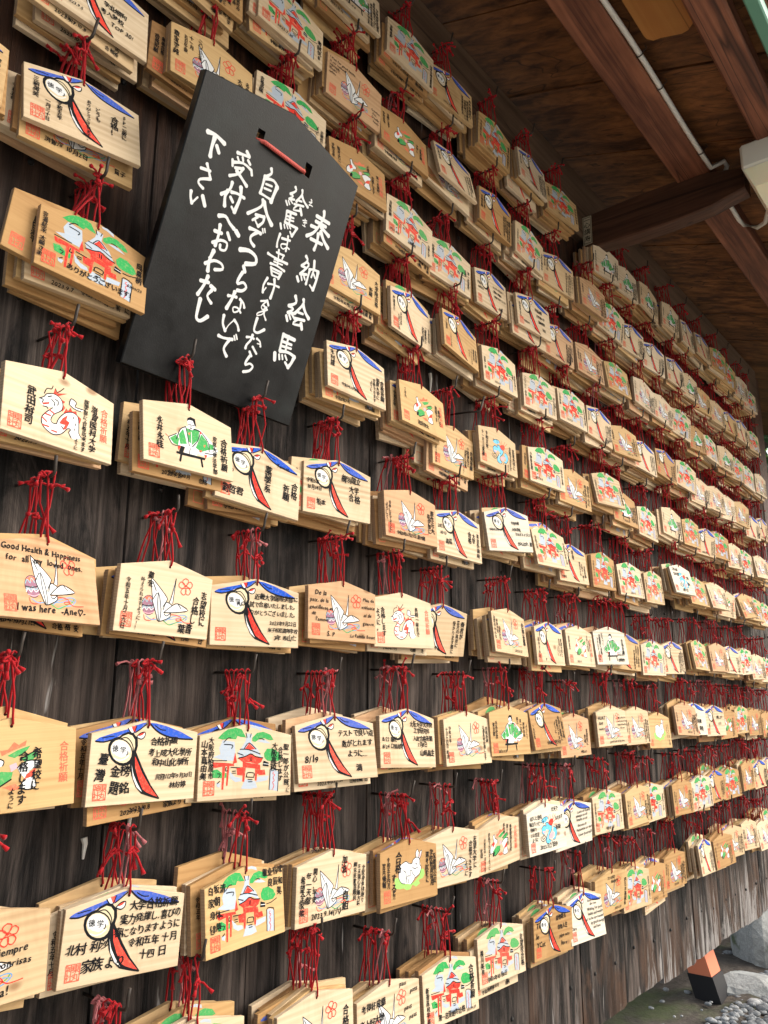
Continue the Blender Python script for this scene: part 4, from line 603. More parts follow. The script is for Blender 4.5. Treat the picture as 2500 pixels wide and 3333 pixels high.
TEXT = {
'1': 'h 6 43 8.5 学业顺利|h 2 31 8.5 考入梦校|h 18 19 8 TOP 30!|h -45 13 5.5 2023.9.5',
'3': 'v 54 66 7 FP二級に|v 40 58 9.5 合格!|v 18 60 6.5 どうも|v 6 66 6.6 ありがとうございます。|v -60 66 7 三嗣英美|v -32 45 6.5 令和五年|v -46 40 6 一月三十日',
'3b': 'h -45 9 8 洪智海 10月2日|h 48 10 8 賢子',
'4': 'v -24 80 6.5 二〇二三年|v -40 76 7 十一月|v -50 72 6.5 五日午後|v -66 70 9 章宝睿純|v 64 58 7.5 名大|v 50 56 8 大学',
'5': 'v -68 72 6.5 完満結末 太願さま|v 62 66 9 呉嘉柄|h -36 12 8.5 ありがとうございます!|h 46 26 5 01/09/23',
'5b': 'v -42 58 8 藤田津平',
'6': 'h -34 12 7 2023-7-30|v 66 54 9.5 考試优B',
'8': 'v -64 74 7.5 合格祈願|v 66 52 6.5 志願校に合格|v 56 56 6 ように',
'9': "h -70 72 6 I wish for good health|h -70 64.5 5.6 in our husband,|h -70 57.5 5.6 especially|h -70 50.5 5.6 Noah's|h -70 44 5.6 safety|h 46 34 5.4 Grandma,|h 50 27 5.4 Kay,|h 48 20 5.4 Grandpa,|h 52 12 5.4 Family",
'15': 'v -66 70 6.5 令和五年|v -52 70 7.5 植村大二|v 26 74 7 上京|v 38 56 7 合格します|v 52 64 6.5 第一志望校',
'16': 'v -64 70 6.5 令和五年|v -50 74 6.5 合格します|v 42 60 7 大学に|v 52 56 6.5 合格祈願',
'32': 'v -64 70 8 合格祈願|h -64 10 6 2023.10/8|h -8 10 6.5 上條瑠奈|v 62 40 6 京都大学',
'33': 'v -68 72 6.5 令和五年|v -58 66 7 鈴鹿快斗|v 66 58 7.5 第一志望校|v 55 58 7 合格',
'34': 'h 6 58 6 2023年11月5日まで|h 6 47 6.2 に電研の電検に|h 10 36 6.2 合格できますように!|h -68 47 7 令和5年|h -66 37 7 10月7日|h 30 12 6 山田 香',
'35': 'h 6 60 8 合格祈願|h 10 46 7.5 立志館大学|h 18 32 7.5 医師国家|h 34 16 7.5 試験|v -62 60 7 橋本家より|h -50 14 6 令和五年',
'45': 'v 64 62 9.5 大学院合格|v 48 44 9 祈願|h -68 14 7 27才',
'46': 'v 66 46 6.8 令和五年|v 54 48 6.8 一級建築士|v 43 42 6.8 試験合格|v -64 64 6.8 梅進裕介|v -40 40 6 令和五年|v -48 34 6 七月二十日',
'47': 'v 66 46 6.8 合格祈願|v 55 44 6.2 高校受験|v 44 40 6 うまくいきます|v 34 36 5.6 ように|v -62 60 6.6 三浦家|v -46 38 6 2023年',
'48': 'v 66 50 6.5 志望大学に|v 57 50 6 合格|v -66 56 6.2 佐藤一郎|h -30 8 5.5 2023.6.18',
'49': 'v -66 74 7 二〇二三 山本|v 64 54 7 国公立大学に|v 72 42 6 合格',
'68': 'v -41 61 10.5 武田裕司|v 46 66 9.2 滋賀医科大学|v 34 70 8.4 医学部に合格出来ます|v 22 18 7 ように',
'69': 'v -49 64 10 永井永桂|v 59 58 11 合格祈願|v 43 58 9.4 京都大学法学部',
'70': 'v 14 68 12.5 薬學系|v 64 56 12 合格|v 48 50 12 祈願|h 28 72 6.5 Taiwan|h -68 40 9 9/29|h -66 12 12 劉哲君',
'71': 'h 6 62 11 横浜国立|h 24 46 11 大学|h 22 30 13 合格|h -70 48 7.6 令和5年|h -68 38 7.6 10月14日|h -48 16 10 坂本',
'72': 'v -62 68 9 木村謹|v 66 52 9 合格祈願|v 54 54 7.6 朝岡大学に|v 44 50 6.8 合格できます|v 36 44 6.5 ように|h -42 11 6.2 令和5年11月3日',
'73': 'v 44 64 7.5 勉強でき|v 54 58 8 集中して|v -58 70 6.5 うまれ|h -24 8 9 池田栄太',
'74': 'v 66 58 9.5 合格祈願|v 53 64 7.5 介護福祉士|v 44 56 7 試験に合格|v 36 40 6.8 しますように!|v -64 42 6 五年十月二十四',
'75': 'v -60 74 7.8 十一月三日|v -44 76 9 令和五年|v 62 62 9 志望大学に|v 48 64 8.5 合格できます|v 36 22 7.5 ように|v -62 34 9 来夢',
'76': 'v -66 70 8 小南幸太郎|v 64 62 7 大阪大学合格|h -56 9 7.5 2023.8.6',
'77': 'v 66 66 10 自分の心に|v 52 66 9.5 向き合えます|v 42 50 9 ように',
'96': 'v -60 64 8 合格しますように!|v -70 60 7 よろしく|v 62 66 10 振作元大|v 52 58 8.5 医学部に|h -46 7 7.5 令和5年6月25日 原大輔',
'97': 'v 64 58 9 東京外国語|v 50 56 9.5 大学|v 36 58 11 合格|h -68 50 8 2023|h -62 38 8 10/13|h -46 22 10 高橋',
'98': 'h 10 58 7 合格祈願|h 10 44 7.5 大学合格|h 22 34 7 できますように!!|h 26 13 9 がんばれ 葦|h -66 42 5.4 令和5年10月',
'100': 'v 6 80 11 合格|v 36 54 6.5 関西五十年|v 47 50 6.5 海原の一願に|v 60 46 7 合格祈願|h -66 8 6 十月四日',
'104': 'h -60 70 10 工學大學|h -58 56 9 加油 志望|h 34 50 9 合格|h 30 30 9 順利|h -20 8 9 必勝 大吉',
'111': 'h -68 73 9 Good Health & Happiness|h -62 61 9 for  all  my  loved  ones.|h -52 8 10.5 I was here  -Ane♡-',
'112': 'v -62 66 8 令和五年十月二六日|v -40 68 7.2 叶えられますように!!|v -29 76 8.6 夢を|v 62 62 10.5 志望校に|v 49 54 11 合格し、|h 22 6 12 葉音',
'113': 'h 4 66 8.4 近畿大学国際学部に|h 0 55 7.6 AO入試で合格いたしました。|h 8 44 7.6 ありがとうございました。|h 22 31 6.6 2023年9月22日|h 27 21 6.6 米子松蔭高等学校|h 30 10 8 3年 赤山仁',
'114': "h -62 68 9.5 De la|h -72 57 7.6 paix, de la|h -72 46 7.4 gentillesse et|h -68 37 7.6 de|h -60 28 7.6 l'amour.|h 44 66 7.6 Plus de|h 42 54 7.6 violence|h 46 41 7.6 ni de|h 44 28 7.6 guerre.|h 22 7 6.8 La Famille Bouet|h -36 6 9 S. P",
'115': 'v -50 66 9 合格します|v -62 64 9 ように。|v 34 70 7.8 英検一級まで',
'116': 'v 62 64 10 舜君が|v 50 66 7.6 普方の高校に|v 38 64 7.8 受かります様に|h -30 12 8 爺ちゃん',
'117': 'v -66 72 7 台湾のみんな|v -56 66 6.4 健康平安|v -48 52 6.4 日本旅行|v 62 70 11 合格祈願|h 12 6 7 2023.6.27',
'118': 'v -60 58 8 田中すみれ|v 62 60 7.5 希望大学に|v 51 60 7.5 合格します|v 41 44 7 ように',
'119': 'v -62 66 7.5 荘原道子|v 42 74 7 大学に合格|v 52 62 6.5 出来ますように|h -30 8 6 2023.1.9',
'120': 'v 56 64 9 合格祈願|v -36 78 7.4 なるべく|v -48 74 7.6 志望校に合格|v -60 66 7.4 できますように|h 26 22 7 2023.10.9|h 24 8 8 岩崎優作',
'130': 'v 30 62 10 希望校に|v 15 60 10 合格します|v 3 24 8 ように',
'131': 'h 4 66 10 合格祈願|h 2 53 9 考上成大化學所|h 8 41 9 和中山化學所|h 15 26 6.6 民國112年9月30日|h 36 15 8 林好婷|v -57 58 13 臺|v -60 40 13 灣|h -48 32 13 金榜|h -48 13 13 題銘',
'132': 'v -67 74 9 山本真由美|v -57 78 8 大阪府柏原市|v 66 68 8.4 聖一郎が公務|v 56 64 8.4 合格します|v 46 70 8.6 大阪高校|v 70 22 7 ように',
'133': 'h 8 62 10 テストで良い点|h 8 47 10 数がとれます|h 18 32 10 ように...|h -62 27 12 8/19|h 32 12 11 満',
'134': 'h 4 66 9 大阪大学大学院|h 14 55 9 工学研究科|h 12 43 9 入試合格祈願|h 24 33 8 7月8日|h 30 19 10 山崎晶生|h -70 41 8 8/22 筆記|h -70 30 8 8/24 口頭試問',
'135': 'v -58 68 6.5 令和五年|v -68 66 6.5 十月十四日 町田|v 64 66 6.8 合格祈願|v 54 68 6.4 志願高校合格します',
'136': 'v -62 62 7.8 東京都|v -52 66 7.8 水谷史奈|v 30 72 6.2 都立|v 42 68 6.6 第一志望|v 54 62 6.6 高校合格|v 65 58 6.6 よろしく|h -50 6 6.5 2023.9.30',
'137': 'v 64 60 8 三望年全員|v 52 64 8 希望の進路に|v 41 58 8 合格できます|v 30 54 8 ように|v -68 52 7 一九五年|h -20 9 7 令和五年六月七日',
'138': 'v 60 58 8.5 志望校に|v 48 46 9 合格|h 20 6 7 令和5.6.9',
'139': 'h -68 62 11 HUAT|h -66 50 10 AH!|h -68 38 7 Healthy|h 36 62 5.6 My wishes for|h 36 54 5.6 everyone to be|h 38 46 5.6 happy & healthy|h 38 38 5.6 this year|h -20 7 7 good luck & big love',
'141': 'v 60 64 7 2023年 合格|v 48 62 6 できますように',
'143': 'h -40 54 11 つくば大学|h -10 36 12 合格祈願|h 20 14 13 寿明',
'144': 'h 8 52 10 合格します|h 18 34 9 ように|v -50 38 8 香子',
'149': 'h -4 46 9 por siempre|h 2 34 9 sus sonrisas|h -30 8 10 Pura atenga!',
'150': 'h 2 70 10.5 大学合格祈願|h -8 57 9.6 実力発揮し.喜びの|h -4 44 9.6 春になりますように|h 4 31 10 令和五年 十月|h 20 16 10.5 十四 日|h -70 33 11.5 北村 利沙|h -50 13 13 家族より',
'151': 'h -70 72 10 白坂清|h -70 58 10 家朝|h -68 43 10 身体、|h -68 28 10 健康|h 46 76 10 畢业有成|h 50 62 10 良辰和|h 60 50 10 美.',
'152': 'v -62 66 9.6 希望全家樂|v -50 70 9.6 每一天都|v -38 74 8.4 開心、平安|v 24 84 11 加油|v 28 36 13 自姐|v 68 66 7 全家身体健康♡|v 58 68 6.6 天天開心多賺大錢|v 49 72 7 願未來實習順利|h -44 7 9.6 2023.9.14(六)',
'153': 'v -29 76 14 合格|v -42 46 13 する|h -46 10 11 !!|v -55 72 7 令和五年四月|v -66 64 8 宮内優輔|v 70 66 8.4 愛媛県公立|v 59 72 8.4 学校教員採用|v 47 70 8.8 選考試験に',
'154': 'v 62 72 10 志望大学に|v 49 66 9.6 合格できます|v 38 34 8 ように|v -56 72 8 令和五年七月二十一日',
'155': 'v 30 74 7 第112回|v 42 72 6.4 看護師国家試験|v 18 78 6.2 保健師|v -36 70 7 合格できますように|v -52 62 6.6 令和五年一月十三日|v -64 46 7.5 松田',
'156': 'h -62 66 8.6 ぼくと伯母|h -68 55 8.2 毎日ハッピーで|h -66 45 8.2 健康で|h -66 35 8.2 いい生活|h -62 25 8 ように|h 22 76 9 丈夫で|h 34 58 8 られます|h 34 40 9 祈福!|h -34 8 10 2023.11.2 田中',
'157': 'h 14 66 7.4 Love of family|h 8 58 7.4 always to all|h 10 50 7.4 health to all|h 14 38 7.4 Success &|h 16 29 7.4 happiness to me!|h 24 18 8 Love yourself',
'158': 'v -64 68 5.8 合格祈願令和五年|v 64 68 6 志望校合格します|h -20 7 7 令和5年 二月',
'168': 'v -36 58 11 令和五年|v 58 64 12.5 合格祈願',
'169': 'h 24 80 8 pass|h 50 66 9 pass|h 34 44 9 pass|h 46 30 9 pass|h -66 64 11 考得好成績|h -70 44 11 考上好大學',
'170': 'v 58 72 12 合格祈願|v -64 60 8 新宿高校平高|h -40 7 9 第一志望絶対合格|h 38 4 5.5 2023.9.29',
'171': 'v -64 60 9 横川美有|h -52 7 8.6 令和5年10月8日|v 66 66 10 志望校合格',
'172': 'h 8 64 10 金榜題名|h 14 46 9.6 快樂人生|h 20 30 9 pipe was|h 26 15 10 here|h -66 58 13 Ti|h -68 40 13 le|h -66 24 12 YCat',
'173': 'h 14 72 6.4 Thank God for the|h 20 65 6.4 life I live|h 8 55 7.4 Wishing for good|h 8 46 7.4 health and wealth|h 10 37 7.4 Let us be surrounded|h 16 28 7.4 by good energy|h 22 19 7.4 and love|h -68 38 8 Ji|h -68 27 8 Dara',
'174': 'h -20 74 8.5 TI AND|h -4 64 8.5 HAPPY|v 62 66 9 四日市高校|v 58 22 7 合格|h 10 6 6 2023.8.20'}
TONE = {'104': 0.0, '120': 0.0, '143': 0.0, '156': 0.0, '157': 0.0, '173': 0.0, '98': 0.0, '131': 0.25, '132': 0.25, '133': 0.25, '113': 0.25, '150': 0.25, '152': 0.25, '69': 0.25, '71': 0.25, '72': 0.25, '8': 0.25, '10': 0.25, '32': 0.25, '33': 0.25, '34': 0.25, '35': 0.25, '46': 0.25, '112': 0.2, '115': 0.2, '68': 0.2, '97': 0.2, '49': 0.2, '50': 0.2, '76': 0.2, '154': 0.2, '144': 0.2, '168': 0.2, '169': 0.2, '170': 0.2, '171': 0.2, '15': 0.8, '16': 0.8, '153': 0.8, '161': 0.8, '147': 0.8, '148': 0.8, '163': 0.8, '177': 0.8, '5b': 0.8, '176': 0.8, '172': 0.8, '145': 0.8, '179': 0.8, '151': 0.65, '130': 0.65, '141': 0.65, '174': 0.65, '4': 0.65, '45': 0.65, '73': 0.65, '3b': 0.65, '9': 1.3, '36': 1.3, '37b': 1.3, '114': 1.3, '96': 1.3, '142': 1.3, '138': 1.3, '37': 1.3, '125': 1.3, '111': 1.3}
LABEL = {
'1': 'plaque with ribbon drum and Chinese wish ending TOP 30, cut by the top edge',
'3': 'pale ribbon drum plaque thanking for a second grade pass, tilted before a crane plaque',
'3b': 'crane plaque dated October 2 half hidden under the tilted ribbon drum plaque',
'4': 'golden crane plaque with tall columns of writing, its corner hidden by the black board',
'5': 'shrine and pines plaque with a large thank you line, left of the black board',
'5b': 'plain golden plaque edge with one name column behind the shrine thank you plaque',
'6': 'shrine plaque dated 2023-7-30 at the top, above the black board',
'8': 'shrine plaque peeking out above the peak of the black notice board',
'9': 'pinkish crane plaque with English wish for good health, above and right of black board',
'15': 'tan rabbits plaque touching the right shoulder of the black board',
'17': 'ribbon drum plaque leaning askew over a golden crane plaque near the eaves',
'17b': 'golden crane plaque partly covered by a leaning ribbon drum plaque near the eaves',
'35': 'ribbon drum plaque leaning over another ribbon drum plaque under the bracket',
'35b': 'ribbon drum plaque half covered by a leaning one of the same design',
'45': 'golden crane plaque wishing for graduate school, touching right edge of black board',
'68': 'pale plaque painted with white and red dragon and medical school wish, at left edge',
'69': 'pale plaque with green robed courtier at a desk, under the black board',
'70': 'ribbon drum plaque with pharmacy school wish and word Taiwan, right of courtier plaque',
'71': 'ribbon drum plaque with big bold university wish, below right of the black board tip',
'72': 'ribbon drum plaque on a deep stack just right of the black board lower edge',
'73': 'tan rabbits plaque leaning outward beside a bare hook right of black board',
'75': 'plaque painted with blue dragon and red rising sun on pale wood',
'77': 'crane plaque with large message about facing your own heart',
'111': 'crane plaque in English wishing Good Health and Happiness for loved ones',
'112': 'crane plaque with wish to make a dream come true, beside the Good Health plaque',
'113': 'ribbon drum plaque with five lines of thanks for a university pass',
'114': 'crane plaque with a French message about peace and kindness',
'115': 'white and red dragon plaque mentioning English test first grade, right of French crane plaque',
'116': 'ribbon drum plaque half hidden behind the dragon plaque of the lower row',
'120': 'very pale courtier plaque dated 2023.10.9 standing out white',
'130': 'yellow plaque with rabbits and bamboo cut by the left edge',
'131': 'ribbon drum plaque with Chinese characters for Taiwan and chemistry school wish',
'132': 'shrine plaque overwritten with grey columns of writing',
'133': 'ribbon drum plaque dated 8/19 with wish for good test score',
'134': 'ribbon drum plaque about a graduate school exam with dates 8/22 and 8/24',
'136': 'courtier plaque with six dense lines of writing on its right half',
'139': 'crane plaque with HUAT AH in capitals',
'141': 'yellow plaque with white rabbit pair on green grass, far right of centre',
'143': 'white ribbon drum plaque half behind a brown crane plaque',
'149': 'crane plaque with slanted Spanish writing cut by the left edge',
'150': 'large ribbon drum plaque with five line university wish, bottom left',
'151': 'golden shrine plaque with health wish written in Chinese, bottom left of centre',
'152': 'pale crane plaque crowded with Chinese writing and little hearts',
'153': 'tan plaque with white rabbit and baby on grass, large pass wish with exclamation marks',
'154': 'crane plaque for first choice university, directly right of the rabbit pair plaque',
'156': 'white plaque with blue dragon, covered all over in dense black writing',
'157': 'white ribbon drum plaque with English lines ending Love yourself',
'168': 'crane plaque at the bottom edge with large red plum flower',
'169': 'crane plaque at the bottom edge with the word pass repeated',
'170': 'shrine plaque dated 2023.9.29 at the bottom edge',
'171': 'shrine plaque dated October 8 in the lowest row',
'172': 'tan ribbon drum plaque ending pipe was here',
'173': 'white ribbon drum plaque with English lines starting Thank God',
'174': 'tan crane plaque with capitals TI AND HAPPY'}

# ---------------------------------------------------------------- the timber hall
M_WALL = plank_wall()
M_BEAM = timber('beam_timber', (.075, .045, .028), (.17, .11, .072), 0, .8)
M_PURL = timber('purlin_timber', (.085, .027, .015), (.27, .105, .056), 0, 1.0)
M_ROOF = timber('roof_board_timber', (.050, .018, .006), (.26, .105, .034), 1, .7)
M_ARM = timber('arm_timber', (.045, .019, .011), (.13, .058, .034), 1, 1.0)
M_PANEL = timber('panel_timber', (.38, .16, .04), (.50, .25, .07), 0, .6)
hall = tag(empty('timber_hall'), 'dark weathered timber hall with plank wall, roof boards and heavy beams above the plaques', 'building')
YW = .93
rnd = random.Random(3)
mb = MB(); x = -1.6; edges = [x]
while x < 3.92:
    x += rnd.choice((.235, .245, .25, .262)); edges.append(min(x, 3.95))
for i in range(len(edges) - 1):
    a, b = edges[i] + .0015, edges[i + 1] - .0015 - rnd.random() * .002
    if b - a < .02: continue
    y0 = YW + rnd.random() * .004; zb = -.717 + rnd.gauss(0, .004); n = 9
    vs = []; top = 1.44
    for j in range(n + 1):
        xx = a + (b - a) * j / n; zz = zb + rnd.gauss(0, .0015)
        vs += [(xx, y0 + (.003 if j in (0, n) else 0), zz), (xx, y0 + (.003 if j in (0, n) else 0), top), (xx, y0 + .024, zz), (xx, y0 + .024, top)]
    fs = []
    for j in range(n):
        p = 4 * j; q = p + 4
        fs += [(p, q, q + 1, p + 1), (q + 2, p + 2, p + 3, q + 3), (p + 2, q + 2, q, p), (p + 1, q + 1, q + 3, p + 3)]
    fs += [(0, 1, 3, 2), (4 * n, 4 * n + 2, 4 * n + 3, 4 * n + 1)]
    mb.add(vs, fs)
for i in range(len(edges) - 1):
    for z in (-.60, -.28, -.09, .10, .29, .49, .68, .87, 1.05):
        for fx in (.22, .74):
            if rnd.random() < .75:
                cx = edges[i] + (edges[i + 1] - edges[i]) * (fx + rnd.gauss(0, .03)); cz = z + rnd.gauss(0, .006)
                mb.blob((cx, YW + .001, cz), .0046, .0035, .0046, 1, 8, 4)
wall = mb.build('plank_wall', [M_WALL, plain('old_nail', (.020, .019, .019), .5, .5, .5)], hall)
mb = MB()
for (cx, cz, h, s) in ((1.322, .655, .020, .004), (.52, -.04, .03, .003), (.66, -.145, .022, .0035), (.60, -.165, .012, .004)):
    mb.tube([(cx, YW - .0005, cz + h), (cx + .0015, YW - .0015, cz + h * .4), (cx + .001, YW - .001, cz - h * .3), (cx + .0015, YW + .0005, cz - h)], s, 0, 6, s * .35)
mb.build('bare_splinters', plain('bare_wood', (.62, .60, .56), .8), wall)
mb = MB(); mb.box(-1.6, 3.95, .905, 1.02, 1.345, 1.552, 0, .006); beam = mb.build('head_beam', M_BEAM, hall)
mb = MB(); mb.box(3.955, 4.10, .93, 1.08, -.55, 1.56, 0, .006); mb.build('corner_post', M_ARM, hall)
SL = .334
def roof_z(y): return 1.465 + SL * (y - .58)
mb = MB(); joints = [-1.9 + .3 * k for k in range(11)] + [1.382, 1.69, 2.008, 2.31, 2.62, 2.967, 3.267, 3.583, 3.867, 4.17, 4.48, 4.79, 5.1, 5.4]
joints = sorted(j for j in joints if not 1.1 < j < 1.38)
for i in range(len(joints) - 1):
    a, b = joints[i] + .002, joints[i + 1] - .002; o = rnd.random() * .004
    vs = []
    for y in (.262, 1.25):
        for xx in (a, b):
            for dz in (0, .018): vs.append((xx, y, roof_z(y) + o + dz))
    mb.add(vs, [(0, 2, 3, 1), (4, 5, 7, 6), (0, 1, 5, 4), (2, 6, 7, 3), (0, 4, 6, 2), (1, 3, 7, 5)])
roof = mb.build('roof_boards', M_ROOF, hall)
mb = MB(); vs = []
for y in (.24, 1.45):
    for xx in (-1.95, 5.45):
        for dz in (.024, .09): vs.append((xx, y, roof_z(y) + dz))
mb.add(vs, [(0, 2, 3, 1), (4, 5, 7, 6), (0, 1, 5, 4), (2, 6, 7, 3), (0, 4, 6, 2), (1, 3, 7, 5)])
mb.build('roof_cover', plain('bark_roof', (.05, .038, .03), .9), roof)
mb = MB(); mb.box(-1.95, 5.45, .262, .288, roof_z(.262) - .040, roof_z(.262) - .002, 0, .003)
mb.build('eave_flashing', plain('green_copper', (.10, .26, .19), .5), roof)
mb = MB(); mb.box(-1.8, 5.2, .538, .625, 1.405, 1.462, 0, .0035); mb.build('purlin', M_PURL, hall)
mb = MB(); mb.box(-1.8, 5.2, .315, .383, 1.325, 1.376, 0, .005); mb.build('purlin', M_PURL, hall)
mb = MB(); M_ = 10; vs = []; fs = []
for j in range(M_ + 1):                              # the curved bracket arm carrying the purlins
    s = j / M_; y = .906 - s * .452
    top = 1.412 + .005 * math.sin(math.pi * min(1, s * 1.25)) - (.030 * max(0, s - .75) / .25) ** 1.0
    bot = 1.308 - .012 * math.sin(math.pi * s) + (.012 * max(0, s - .8) / .2)
    vs += [(2.0766, y, bot + .004), (2.0766, y, top - .004), (2.0806, y, top), (2.1286, y, top), (2.1326, y, top - .004), (2.1326, y, bot + .004), (2.1286, y, bot), (2.0806, y, bot)]
for j in range(M_):
    for k in range(8): fs.append((j * 8 + k, j * 8 + (k + 1) % 8, (j + 1) * 8 + (k + 1) % 8, (j + 1) * 8 + k))
fs += [tuple(range(7, -1, -1)), tuple(M_ * 8 + k for k in range(8))]
mb.add(vs, fs); arm = mb.build('bracket_arm', M_ARM, hall)
# pasted paper slip on the arm, printed with a framed column of characters
mb = MB(); X = 2.0758
mb.add([(X, .906, 1.408), (X, .877, 1.407), (X, .878, 1.318), (X, .906, 1.316)], [(0, 1, 2, 3)], 0)
def bar(y0, y1, z0, z1, dx=.0003): mb.add([(X - dx, y0, z0), (X - dx, y1, z0), (X - dx, y1, z1), (X - dx, y0, z1)], [(0, 1, 2, 3)], 1)
bar(.9035, .8795, 1.4045, 1.4030); bar(.9035, .8795, 1.3225, 1.3210); bar(.9035, .9022, 1.3225, 1.4030); bar(.8808, .8795, 1.3225, 1.4030)
for ch, z in (('一', 1.3955), ('心', 1.3800), ('講', 1.3585), ('寿', 1.3365)):
    v, tr, w = glyphs(ch); s = .020
    mb.add([(X - .0005, .8915 - (p - .5) * s, z + (q - .38) * s) for p, q in v], tr, 1)
mb.build('paper_slip', [plain('aged_paper', (.46, .40, .29), .9), PAINT['k']], arm)
mb = MB()                                            # notched board nailed under the roof between the purlins
sh = [(1.06, .395), (1.50, .395), (1.528, .400), (1.545, .415), (1.552, .430), (1.552, .475), (1.556, .492), (1.546, .503), (1.535, .505), (1.06, .505)]
vs = [(x, y, roof_z(y) - .004) for x, y in sh] + [(x, y, roof_z(y) - .020) for x, y in sh]; n = len(sh)
mb.add(vs, [tuple(range(n)), tuple(range(2 * n - 1, n - 1, -1))] + [(i, n + i, n + (i + 1) % n, (i + 1) % n) for i in range(n)])
mb.build('notched_panel', M_PANEL, hall)
for px in (2.93, 3.95, 1.2):                         # raking feet under the wall: vermilion above, black below
    mb = MB(); a = .045; tp = Vector((px - .005, 1.06, -.64)); bt = Vector((px + .03, .985, -.94)); lv = []
    for s in (0, .62, .62, 1):
        c = tp.lerp(bt, s); lv.append([(c.x - a, c.y - a * .8, c.z), (c.x + a, c.y - a * .8, c.z), (c.x + a, c.y + a * .8, c.z), (c.x - a, c.y + a * .8, c.z)])
    mb.add(lv[0] + lv[1], [(i, (i + 1) % 4, 4 + (i + 1) % 4, 4 + i) for i in range(4)] + [(3, 2, 1, 0)], 0)
    g = .004; lo = [(x + (g if x > tp.lerp(bt, .62).x else -g), y + (g if y > tp.lerp(bt, .62).y else -g), z) for x, y, z in lv[2]]
    mb.add(lo + [(x + (g if k in (1, 2) else -g), y + (g if k > 1 else -g), z) for k, (x, y, z) in enumerate(lv[3])], [(i, (i + 1) % 4, 4 + (i + 1) % 4, 4 + i) for i in range(4)] + [(3, 2, 1, 0)], 1)
    mb.build('raking_foot', [plain('faded_vermilion', (.70, .22, .12), .7), plain('black_lacquer', (.016, .016, .019), .6)], hall)

# ---------------------------------------------------------------- lamp and cable under the eave
lamp = tag(empty('eave_lamp', Matrix.Translation((1.91, .37, 1.22))), 'white plastic lamp housing with pale diffuser under the eave at the right edge', 'lamp')
mb = MB(); mb.box(0, .62, -.075, .052, .045, .112, 0, .006); mb.build('housing', plain('white_plastic', (.62, .64, .60), .45, .4), lamp)
mb = MB(); vs = [(0.004, -.071, .0445), (0.004, .048, .0445), (.02, .03, 0), (.02, -.055, 0), (.616, -.071, .0445), (.616, .048, .0445), (.6, .03, 0), (.6, -.055, 0)]
mb.add(vs, [(0, 1, 2, 3), (4, 7, 6, 5), (1, 5, 6, 2), (0, 3, 7, 4), (3, 2, 6, 7)])
md, tt, bb = mat('aged_diffuser'); bb.inputs['Base Color'].default_value = (.74, .72, .55, 1); bb.inputs['Roughness'].default_value = .5; bb.inputs['Subsurface Weight'].default_value = .3
mb.build('diffuser', md, lamp)
mb = MB(); mb.tube([(-.012, -.03, .097), (.0, -.03, .097)], .009, 0, 12); mb.tube([(-.016, -.03, .097), (-.010, -.03, .097)], .006, 0, 12); mb.build('screw_cap', plain('grey_plastic', (.5, .52, .5), .5), lamp, True)
mb = MB(); mb.box(.08, .11, -.01, .01, .112, .155); mb.box(.5, .53, -.01, .01, .112, .155); mb.build('hanger', M_IRON, lamp)
M_CAB = plain('pale_cable', (.62, .62, .60), .5, .4)
cab = []
for i in range(31):
    t = i / 30; x = .9 + t * 1.17
    cab.append((x, .531 - .001 * math.sin(9 * x), 1.411 + .004 * math.sin(3.1 * x) * math.sin(7 * x) - (.012 * max(0, x - 1.9))))
cab += [(2.085, .50, 1.424), (2.11, .50, 1.424), (2.15, .528, 1.40), (2.22, .532, 1.384), (2.32, .532, 1.379), (2.345, .525, 1.372), (2.34, .49, 1.348), (2.30, .46, 1.333), (2.22, .43, 1.325), (2.15, .40, 1.325)]
cb = tag(empty('electric_cable'), 'pale grey electric cable clipped along the reddish purlin and looping to the lamp', 'cable')
mb = MB(); mb.tube(cab, .0062, 0, 8); mb.build('sheath', M_CAB, cb, True)
mb = MB()
for x in (1.22, 1.575, 1.70, 1.99):
    z = 1.411 + .004 * math.sin(3.1 * x) * math.sin(7 * x) - (.012 * max(0, x - 1.9))
    mb.tube([(x + .004 * math.sin(t), .531 - .0085 * math.cos(t), z + .0085 * math.sin(t)) for t in [k * .7 for k in range(10)]], .0013, 0, 5)
    mb.tube([(x, .523, z + .004), (x + .004, .515, z + .012), (x + .002, .518, z + .020)], .0011, 0, 5)
mb.build('wire_tie', M_IRON, cb)

